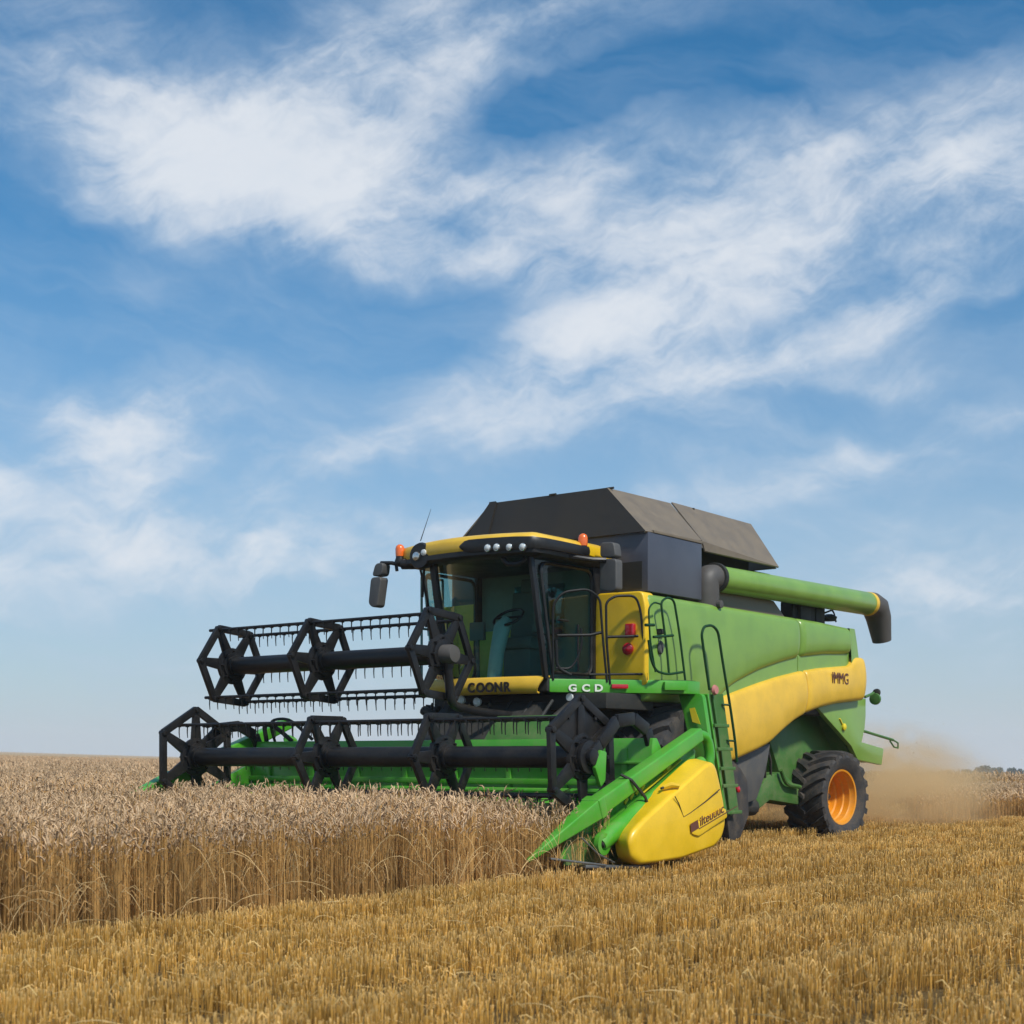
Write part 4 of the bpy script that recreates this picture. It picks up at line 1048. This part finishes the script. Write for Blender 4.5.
# ---------------------------------------------------------------- feeder house, front axle clutter
b = MB(); b.prism([(1.15, .45), (1.25, 1.15), (2.1, 1.78), (3.3, 1.85), (3.3, .95), (2.2, .7)], 'x', -.72, .72); b.build('feeder_house', M['dark'], HV, .03)
b = MB(); b.box((-1.05, 2.3, 1.70), (1.5, 3.3, 1.88)); b.box((-1.1, 3.0, 1.0), (1.05, 3.4, 1.75))
for k in range(7): b.tube([(-.9 + .3 * k, 2.1, 1.8), (-.8 + .28 * k, 1.8, 1.5), (-.7 + .25 * k, 1.5, 1.15)], .022, 6)
b.tube([(-.95, 1.98, 1.72), (-.7, 1.98, 1.6), (-.55, 2.2, 1.4)], .06, 10); b.build('front_machinery', M['dark'], HV, .015)
m = MB(); m.tube([(-.95, 2.1, 1.78), (-1.02, 2.1, 1.45)], .05, 10); m.build('hose_post', M['dark'], HV)
for s in (1, -1): m = MB(); m.tube([(s * .72, 1.6, 1.2), (s * 1.0, 2.3, 1.75)], .045, 10); m.build('lift_cylinder', M['dark'], HV)
for q in ((461, 700), (477, 702)):
    c = sy_(q, 1.95); m = MB(); m.lathe([(.05, .03), (.055, -.01), (.03, -.03)], tuple(c), 12, 'y'); m.build('work_light', M['lamp'], HV)

# ---------------------------------------------------------------- header
HX = 2.92
hd = MB(); prof = [(1.18, 1.24), (1.10, 1.34), (1.02, 1.34), (1.00, 1.24), (1.02, .62), (.90, .42), (.66, .30), (.30, .27), (-.28, .22), (-.28, .18), (.7, .22), (1.0, .34), (1.14, .6)]
hd.prism(prof, 'x', -HX, HX); hdr = hd.build('header', M['green'], HV, .012)
b = MB()
b.tube([(-HX, .62, .50), (HX, .62, .50)], .19, 24); b.build('feed_auger', M['green'], hdr)
b = MB()
for s in (1, -1):
    n = 260; inner = []; outer = []
    for i in range(n + 1):
        t_ = i / n; a = s * t_ * 2 * math.pi * 5.2; x = s * (2.85 - 2.35 * t_)
        inner.append((x, .62 + .18 * math.cos(a), .50 + .18 * math.sin(a))); outer.append((x, .62 + .26 * math.cos(a), .50 + .26 * math.sin(a)))
    b.sheet([inner, outer])
b.build('auger_flight', M['green'], hdr, solid=.008)
b = MB()
for x in np.linspace(-2.9, 2.9, 77): b.prism([(x - .028, -.26), (x + .028, -.26), (x, -.40)], 'z', .195, .215)
b.box((-HX, -.27, .205), (HX, -.20, .225)); b.build('cutter_bar', M['steel'], hdr)
b = MB()
for x in np.linspace(-2.6, 2.6, 8):
    b.box((x - .035, .985, .5), (x + .035, 1.01, 1.24))
b.box((-HX, .96, .86), (HX, 1.0, .92)); b.box((-HX, .965, 1.08), (HX, 1.0, 1.11))
b.build('back_rib', M['green'], hdr, .008)
b = MB(); b.prism([(1.02, 1.335), (1.10, 1.335), (1.32, 1.60), (1.26, 1.60)], 'x', .75, 2.05); b.build('deflector', M['dgreen'], hdr, .01)
b = MB(); b.tube([(-HX, .80, .80), (HX, .80, .80)], .028, 8); b.build('cross_tube', M['green'], hdr)
b = MB(); b.tube([(-HX + .05, -.10, .62), (HX - .1, -.10, .62)], .016, 6); b.build('guard_wire', M['dark'], hdr)
def heap(x0, x1, n, seed):
    rr = random.Random(seed); m = MB()
    for _ in range(n):
        x, y, z = rr.uniform(x0, x1), rr.uniform(-.1, .5), .30 + rr.uniform(0, .45); a = rr.uniform(-.5, .5); L = rr.uniform(.15, .5)
        m.beam((x, y, z), (x + L * math.cos(a), y + L * math.sin(a) * .4, z + L * rr.uniform(-.4, .4)), .010, .008)
    return m
o = heap(-.4, 2.2, 420, 3).build('cut_straw', CROP, hdr); o['kind'] = 'stuff'
tn = o.data.attributes.new('tone', 'FLOAT_COLOR', 'POINT'); tn.data.foreach_set('color', np.tile([.50, .38, .17, 1.0], len(o.data.vertices)))

def divider(s):
    g = lambda p: (s * p[0], p[1], p[2])
    side_poly = [(-.62, .20), (-.45, .52), (-.10, .62), (1.58, 1.30), (1.78, 1.22), (1.75, .95), (1.35, .35), (1.0, .18)]
    m = MB(); m.prism(side_poly, 'x', s * 2.93, s * 2.965); dv = m.build('divider', M['green'], HV, .01)
    # long box beam on the ridge with a tapered snout
    lift = Vector((0, 0, 0 if s > 0 else .20)); A = Vector((3.02, -.14, .685)) + lift; Bq = Vector((3.02, 1.72, 1.385)) + lift
    m = MB(); m.beam(g(A), g(Bq), .16, .17, w2=.14, h2=.14); m.build('ridge_beam', M['green'], dv, .02, 3)
    m = MB(); tip = Vector((2.99, -1.16, .235)) + lift * 1.6; A2 = A + Vector((0, -.02, -.005))
    m.beam(g(A2), g(tip), .20, .19, w2=.03, h2=.035); m.beam(g(A2 + Vector((0, .05, .02))), g(A2 + Vector((0, -.05, -.02))), .205, .195); m.build('snout', M['green'], dv, .018, 3)
    m = MB(); m.tube(rounded([g((3.02, 1.70, 1.385)), g((3.05, 1.86, 1.36)), g((3.06, 1.92, 1.18)), g((3.05, 1.86, .95))], .2), .055, 10); m.build('ridge_bend', M['green'], dv)
    m = MB(); m.tube([g((3.09, -.20, .33)), g((3.09, -.02, .42)), g((3.09, .45, .63)), g((3.09, 1.05, .88)), g((3.08, 1.7, 1.10))], [.085, .095, .085, .07, .06], 14); m.build('lower_tube', M['green'], dv)
    m = MB(); m.lathe([(.075, 0), (.105, .012), (.105, .06), (.06, .065), (.055, .02)], g((3.09, -.19, .345)), 20); m.build('pivot_boss', M['green'], dv)
    m = MB(); m.lathe([(.052, .02), (.03, .07)], g((3.09, -.19, .345)), 14); m.build('pivot_bolt', M['dark'], dv)
    m = MB(); p0, p1 = Vector((3.11, .33, .93)), Vector((3.15, .62, .60)); m.tube([g(p0 + Vector((-.1, -.03, .05))), g(p0), g(p0.lerp(p1, .5) + Vector((.03, .02, 0))), g(p1)], .016, 6); m.build('hose', M['dark'], dv)
    m = MB(); m.tube([g((3.10, -.50, .42)), g((3.15, -.30, .26)), g((3.2, -.1, .17))], .008, 6); m.build('tie_wire', M['steel'], dv)
    m = MB(); m.beam(g((3.05, -.45, .15)), g((3.18, .45, .10)), .16, .03); m.beam(g((3.0, -.85, .24)), g((3.16, -.2, .15)), .05, .02); m.build('skid_shoe', M['steel'], dv, .006)
    m = MB(); m.box((s * 2.94 if s > 0 else s * 2.97, -.55, .16), (s * 2.97 if s > 0 else s * 2.94, .3, .45)); m.build('lower_plate', M['dgreen'], dv)
    return dv
dvr = divider(1); divider(-1)
# yellow decal strip on the inner plate
m = MB(); q = [Vector(sx_(p, 2.975)) for p in ((690, 757), (688, 762), (668, 776), (666, 772))]
m = MB(); m.beam((2.975, .72, .80), (2.975, 1.45, 1.12), .012, .05, up=(1, 0, 0), w2=.012); m.tube([(2.985, 1.12, 1.03), (2.985, 1.2, 1.06)], .04, 10); m.build('decal', M['gear'], dvr)
for k in range(4): 
    m = MB(); m.beam((2.975, .42 + .1 * k, .70 + .043 * k), (2.975, .47 + .1 * k, .75 + .043 * k), .03, .012, up=(1, 0, 0)); m.build('decal', M['gear'], dvr)

# moulded yellow end cover
outer = yz([(630.5, 842), (634, 831), (645, 819), (673, 793.5), (694, 775), (707, 763.5), (713, 761.5), (717, 766), (721, 783), (725, 803), (726.5, 824), (723, 838), (715, 847), (682, 859), (655, 863.5), (640, 865), (633, 858)], 3.36)
inn = yz([(614.8, 842), (618, 832), (632, 814.5), (658.6, 786), (678, 768), (688, 759.5), (697, 758.5), (702, 762), (706, 783), (709, 803), (709, 822), (706, 836), (699, 845), (668, 857), (640, 862), (625, 864), (617, 856)], 3.12)
for s in (1, -1):
    o_ = rpoly(outer, .05, 3); i_ = rpoly(inn, .05, 3); n = len(o_)
    cen = np.mean(np.array(o_), 0); m = MB(); vs = []; levels = []
    # rings from the back edge round the shoulder and over a slightly domed face
    for t_ in range(7):
        q = t_ / 6; levels.append([(s * (3.12 + .20 * q), *(np.array(i_[k]) * (1 - q) + np.array(o_[k]) * q)) for k in range(n)])
    for q in (.15, .35, .6, .85, 1.0):
        a_ = q * math.pi / 2; sh = 1 - .10 * (1 - math.cos(a_)); levels.append([(s * (3.32 + .05 * math.sin(a_)), *(cen + (np.array(o_[k]) - cen) * sh)) for k in range(n)])
    for q in (.75, .5, .25, .03): levels.append([(s * (3.37 + .025 * (1 - q * q)), *(cen + (np.array(o_[k]) - cen) * .9 * q)) for k in range(n)])
    L = len(levels)
    m.add([p for l in levels for p in l], [(i * n + k, i * n + (k + 1) % n, (i + 1) * n + (k + 1) % n, (i + 1) * n + k) for i in range(L - 1) for k in range(n)] + [tuple(range((L - 1) * n, L * n))])
    ec = m.build('end_cover', M['yellow'], HV, smooth=70)
    if s == 1: EC = ec
E3 = lambda p, off=0.0: Vector(sx_(p, 3.392 + off))
# raised upper part of the cover, panel seams, latch, badge
m = MB(); seam = [E3(p) for p in ((675, 796.5), (679, 804), (683.5, 817), (690, 813), (705, 802), (719.5, 789.5))]
m.tube(seam, .0055, 6); m.build('cover_seam', M['ink'], EC)
m = MB(); c = sx_((668, 788), 3.27); m.tube([c + np.array([-.05, -.03, .0]), c + np.array([.03, .02, .03]), c + np.array([.10, .05, .02])], [.022, .03, .02], 8); m.build('cover_latch', M['yellow'], EC)
m = MB(); m.tube([sx_((661, 788.5), 3.24), sx_((666, 786.5), 3.24)], .012, 6); m.build('latch_slot', M['dark'], EC)
m = MB(); q = yz([(689, 826), (723.5, 808), (725.5, 817), (697, 836), (690, 834)], 3.38); m.prism(rpoly(q, .03), 'x', 3.385, 3.405); bd = m.build('badge_plate', M['yellow'], EC, .008)
a_, b_ = Vector(sx_((692, 832), 3.4)), Vector(sx_((724, 813), 3.4)); ang_ = math.atan2(b_.z - a_.z, b_.y - a_.y)
mat_rot = (Matrix.Rotation(R(90), 4, 'Z') @ Matrix.Rotation(R(90), 4, 'X') @ Matrix.Rotation(ang_, 4, 'Z')).to_euler()
q = Vector(sx_((691.5, 832.5), 3.408)); m = MB()
u_ = Vector((0, math.cos(ang_), math.sin(ang_))); v_ = Vector((0, -math.sin(ang_), math.cos(ang_)))
def badge_rect(u0, u1, v0, v1, x): return [(x, *(q + u_ * u + v_ * v)[1:]) for u, v in ((u0, v0), (u1, v0), (u1, v1), (u0, v1))]
m.add(badge_rect(.0, .15, .0, .085, 3.409), [(0, 1, 2, 3)]); m.add(badge_rect(.15, .95, -.012, -.003, 3.409), [(0, 1, 2, 3)]); m.build('badge_mark', M['ink_brown'], bd, solid=.003)
text('lettering', 'ilteuuuc', .125, tuple(Vector((3.409, *(q + u_ * .17 + v_ * .012)[1:]))), mat_rot, M['ink_brown'], bd, .002, 1.0, 1.25, .001, .15)

# ---------------------------------------------------------------- reels
def star(parent, c, rad, rot, plate=.035, name='spider', disc=False):
    cx, cy, cz = c; m = MB(); n = 6
    V = [(cy + rad * math.cos(rot + k * math.pi / 3), cz + rad * math.sin(rot + k * math.pi / 3)) for k in range(n)]
    for k in range(n):
        a, e = V[k], V[(k + 1) % n]
        m.beam((cx, *a), (cx, *e), plate, .050, up=(1, 0, 0)) if False else m.beam((cx, *a), (cx, *e), .085, plate + .012, up=(1, 0, 0))
        h0 = (cy + .12 * math.cos(rot + k * math.pi / 3), cz + .12 * math.sin(rot + k * math.pi / 3))
        m.beam((cx, *h0), (cx, *a), .155, plate, up=(1, 0, 0), w2=.085)
        m.lathe([(.034, -.045), (.034, .045)], (cx, *a), 8)
    if disc:
        for k in range(n):
            a, e = V[k], V[(k + 1) % n]
            if (a[1] + e[1]) / 2 > cz + .05: m.prism([a, e, (cy, cz)], 'x', cx - .012, cx - .004)
    m.lathe([(.225, -plate * .6), (.225, plate * .6)], (cx, cy, cz), 24)
    m.lathe([(.165, -.05), (.165, .05)], (cx, cy, cz), 24)
    for k in range(8):
        a = k * math.pi / 4; m.lathe([(.014, -.065), (.014, .065)], (cx, cy + .185 * math.cos(a), cz + .185 * math.sin(a)), 6)
    return m.build(name, M['black'], parent, .010, 2)
def tine_bar(parent, x0, x1, y, z, pitch=.145, L=.15):
    m = MB(); m.tube([(x0, y, z), (x1, y, z)], .019, 8)
    x = x0 + .08
    while x < x1 - .04:
        m.box((x - .011, y - .02, z - .026), (x + .011, y + .02, z + .01))
        m.tube([(x, y, z - .02), (x, y - .003, z - L * .55), (x, y + .003, z - L)], [.008, .007, .005], 5); x += pitch
    return m.build('tine_bar', M['black'], parent)
def reel(x0, x1, cy, cz, stars, bar_r, phase, ext0=.0, ext1=.0, tube_r=.108):
    m = MB(); m.tube([(x0, cy, cz), (x1, cy, cz)], tube_r, 28)
    for x, *_ in stars[:-1]: m.tube([(x + .03, cy, cz), (x + .10, cy, cz)], tube_r + .018, 28)
    rl = m.build('reel', M['black'], HV, .006)
    for i, (x, r, rot) in enumerate(stars): star(rl, (x, cy, cz), r, rot, disc=(i == len(stars) - 1 and rot > 0))
    for k in (0, 1, 2, 4, 5):
        a = phase + k * math.pi / 3; tine_bar(rl, x0 - ext0, x1 + ext1, cy + bar_r * math.cos(a), cz + bar_r * math.sin(a))
    return rl
low = reel(-2.80, 2.78, 0, 1.15, [(-2.78, .56, R(30)), (-.62, .47, 0), (1.04, .47, 0), (2.76, .56, R(33))], .43, 0, .10, .0)
UY, UZ = .8, 2.30
ux = lambda p: float(sy_(p, UY)[0])
zl = float(sy_((232, 662), UY)[2]); zr = float(sy_((440, 654), UY)[2]); UZ = (zl + zr) / 2 - .03
up = reel(ux((228, 662)), ux((441, 654)), UY, UZ, [(ux((232, 662)), .50, R(-5)), (ux((322, 658)), .50, R(-5)), (ux((441, 654)), .52, R(-5))], .48, R(-5), .10, .02)
# hub cap on the upper reel, arms that carry the reels
c = (ux((441, 654)), UY, UZ); m = MB(); m.lathe([(.11, .02), (.105, .16), (.09, .20), (.03, .21)], c, 20); m.build('hub_cap', M['boot'], up, smooth=40)
m = MB(); xq = c[0] + .09
m.tube(rounded([(xq, UY, UZ - .05), (xq, UY + .06, UZ - .56), (xq - .05, 1.4, 1.66), (xq, 2.1, 1.62)], .15), .05, 10); m.build('reel_arm', M['black'], HV)
def lower_arm(s):
    g = lambda p: (s * p[0], p[1], p[2])
    m = MB(); pth = [(2.86, -.02, 1.13), (2.86, .16, 1.27), (2.86, .45, 1.50), (2.86, .75, 1.53), (2.86, 1.0, 1.42), (2.86, 1.1, 1.2)]
    for a, e in zip(pth, pth[1:]): m.beam(g(a), g(e), .05, .13)
    o = m.build('reel_arm', M['black'], HV, .015)
    m = MB(); m.lathe([(.16, -.02), (.16, .03)], g((2.83, 0, 1.15)), 24); m.lathe([(.08, -.02), (.08, .08)], g((2.83, 0, 1.15)), 20); m.build('bearing', M['black'], o, .008)
    m = MB(); m.prism([(.0, 1.05), (.10, 1.22), (.20, 1.2), (.18, .92), (.10, .86)], 'x', *(sorted((s * 2.87, s * 2.92)))); m.build('arm_bracket', M['green'], o, .02)
lower_arm(1); lower_arm(-1)
m = MB(); m.tube(rounded([(-2.55, 1.05, 1.34), (-2.5, .9, 1.60), (-2.2, .95, 1.62), (-1.9, 1.05, 1.36)], .2), .02, 6); m.tube(rounded([(-2.75, 1.1, 1.34), (-2.7, 1.0, 1.58), (-2.45, 1.0, 1.50), (-2.3, 1.1, 1.34)], .15), .03, 6); m.build('hose_loop', M['dark'], hdr)


# ================================================================== TREES on the skyline
def leaf_tree(px, py_top, wpx, Y, kind, label, seed):
    rr = random.Random(seed); X = (px - 512) / F_PX * Y; gz = float(terrain(X, Y)); top_z = CAM_H - (py_top - HOR) / F_PX * Y
    H = top_z - gz; W = wpx / F_PX * Y
    root = bpy.data.objects.new('tree', None); COL.objects.link(root); root.location = (X, Y, gz)
    root['label'] = label; root['category'] = 'tree'; root['group'] = 'trees on the skyline'
    t = MB(); t.tube([(0, 0, -.3), (.1, 0, H * .3), (0, .1, H * .62)], [.32, .25, .12], 8)
    for k in range(5):
        a = k * 1.257 + rr.random(); t.tube([(0, 0, H * (.28 + .05 * k)), (math.cos(a) * W * .18, math.sin(a) * W * .18, H * (.45 + .06 * k)), (math.cos(a) * W * .32, math.sin(a) * W * .32, H * (.6 + .05 * k))], [.13, .09, .04], 5)
    t.build('trunk', BARK, root)
    vs = []; fs = []
    lobes = [(rr.gauss(0, W * .2), rr.gauss(0, W * .2), H * rr.uniform(.38, .82), W * rr.uniform(.16, .27)) for _ in range(13)] + [(0, 0, H * .62, W * .36)]
    for (lx, ly, lz, lr) in lobes:
        lr = min(lr, H - lz + .05 * H)
        for _ in range(170):
            d = Vector((rr.gauss(0, 1), rr.gauss(0, 1), rr.gauss(0, 1))).normalized() * lr * (rr.random() ** .35)
            c = Vector((lx, ly, lz)) + d
            if c.z > H or c.z < H * .1: continue
            s = rr.uniform(.16, .38); n1 = Vector((rr.gauss(0, 1), rr.gauss(0, 1), rr.gauss(0, 1))).normalized(); n2 = n1.orthogonal().normalized(); n3 = n1.cross(n2)
            o = len(vs); vs += [tuple(c + n2 * s), tuple(c + n3 * s * .6), tuple(c - n2 * s), tuple(c - n3 * s * .6)]; fs.append((o, o + 1, o + 2, o + 3))
    m = MB(); m.add(vs, fs); m.build('crown', LEAVES[kind], root, smooth=180)
BARK = principled('bark', (0.09, 0.07, 0.05), 0.9)
LEAVES = [principled('leaves_dark', (0.035, 0.060, 0.025), 0.7), principled('leaves_mid', (0.055, 0.085, 0.030), 0.7)]
leaf_tree(950, 769.5, 10, 520, 1, 'small pale tree standing apart, closest to the harvester', 1)
leaf_tree(967, 769.5, 10, 500, 1, 'low rounded tree just beside the broadest tree, on its harvester side', 2)
leaf_tree(981, 765.5, 19, 480, 0, 'broadest and tallest tree on the skyline', 3)
leaf_tree(998.5, 767, 14, 480, 0, 'rounded dark tree right after the broadest one', 4)
leaf_tree(1010, 767.3, 11, 480, 0, 'narrow dark tree between two wider round ones', 5)
leaf_tree(1020, 767.8, 13, 480, 0, 'round dark tree cut by the picture edge', 6)


# ================================================================== DUST behind the machine
def dust():
    me = MB(); me.lathe([(.02, -1), (.5, -.86), (.8, -.6), (1, 0), (.8, .6), (.5, .86), (.02, 1)], (0, 0, 0), 24, 'z')
    m = bpy.data.materials.new('dust_air'); m.use_nodes = True; nt = m.node_tree; nt.nodes.clear(); N = Nodes(nt)
    tc = nt.nodes.new('ShaderNodeTexCoord'); ob = tc.outputs['Object']; x, y, z = N.sep(ob)
    r2 = N.add(N.add(N.mul(x, x), N.mul(y, y)), N.mul(z, z))
    fall = N.mrange(r2, 0.0, 0.95, 1.0, 0.0)
    n = N.noise(ob, 2.4, 5, 0.6, 0.6)[0]
    den = N.mul(N.mul(fall, N.mrange(n, 0.38, 0.66, 0.05, 1.6)), 0.95)
    pv = nt.nodes.new('ShaderNodeVolumePrincipled'); pv.inputs['Color'].default_value = (1.0, 0.76, 0.44, 1)
    N.put(pv.inputs['Density'], den); pv.inputs['Anisotropy'].default_value = 0.2
    o = nt.nodes.new('ShaderNodeOutputMaterial'); N.l.new(pv.outputs[0], o.inputs['Volume'])
    ob_ = me.build('dust_cloud', m); c = ORG + AX * .6 + BX * 12.6
    ob_.location = (c[0] - .5, c[1] - .5, 0.40); ob_.scale = (2.3, 3.7, 1.55); ob_.rotation_euler = (0, 0, -TH)
    ob_['kind'] = 'stuff'; ob_['label'] = 'tan dust and chaff blown out behind the harvester'; ob_['category'] = 'dust'
dust()


def flying_chaff():
    rr = random.Random(11); vs = []; fs = []; c = ORG + AX * .3 + BX * 11.6
    for _ in range(420):
        x, y = c[0] + rr.gauss(0, 1.1), c[1] + rr.gauss(0, 1.6); z = abs(rr.gauss(0, .8)) + .1
        if z > 2.4: continue
        p = Vector((x, y, z)); n1 = Vector((rr.gauss(0, 1), rr.gauss(0, 1), rr.gauss(0, 1))).normalized(); n2 = n1.orthogonal().normalized(); L = rr.uniform(.006, .022); w = rr.uniform(.003, .006)
        o = len(vs); vs += [tuple(p + n1 * L), tuple(p + n2 * w), tuple(p - n1 * L), tuple(p - n2 * w)]; fs.append((o, o + 1, o + 2, o + 3))
    m = MB(); m.add(vs, fs); o = m.build('flying_chaff', M['straw']); o['kind'] = 'stuff'; o['label'] = 'specks of chaff flying in the dust behind the harvester'; o['category'] = 'chaff'
flying_chaff()


# ================================================================== HAZE over the far field
def haze():
    m = bpy.data.materials.new('haze_air'); m.use_nodes = True; nt = m.node_tree; nt.nodes.clear()
    pv = nt.nodes.new('ShaderNodeVolumePrincipled'); pv.inputs['Color'].default_value = (0.86, 0.92, 1.0, 1); pv.inputs['Density'].default_value = 0.0005
    o = nt.nodes.new('ShaderNodeOutputMaterial'); nt.links.new(pv.outputs[0], o.inputs['Volume'])
    b = MB(); b.box((-960, -70, -60), (960, 1560, 30)); h = b.build('haze', m); h['kind'] = 'stuff'; h['label'] = 'thin pale summer haze over the far field'; h['category'] = 'haze'
haze()
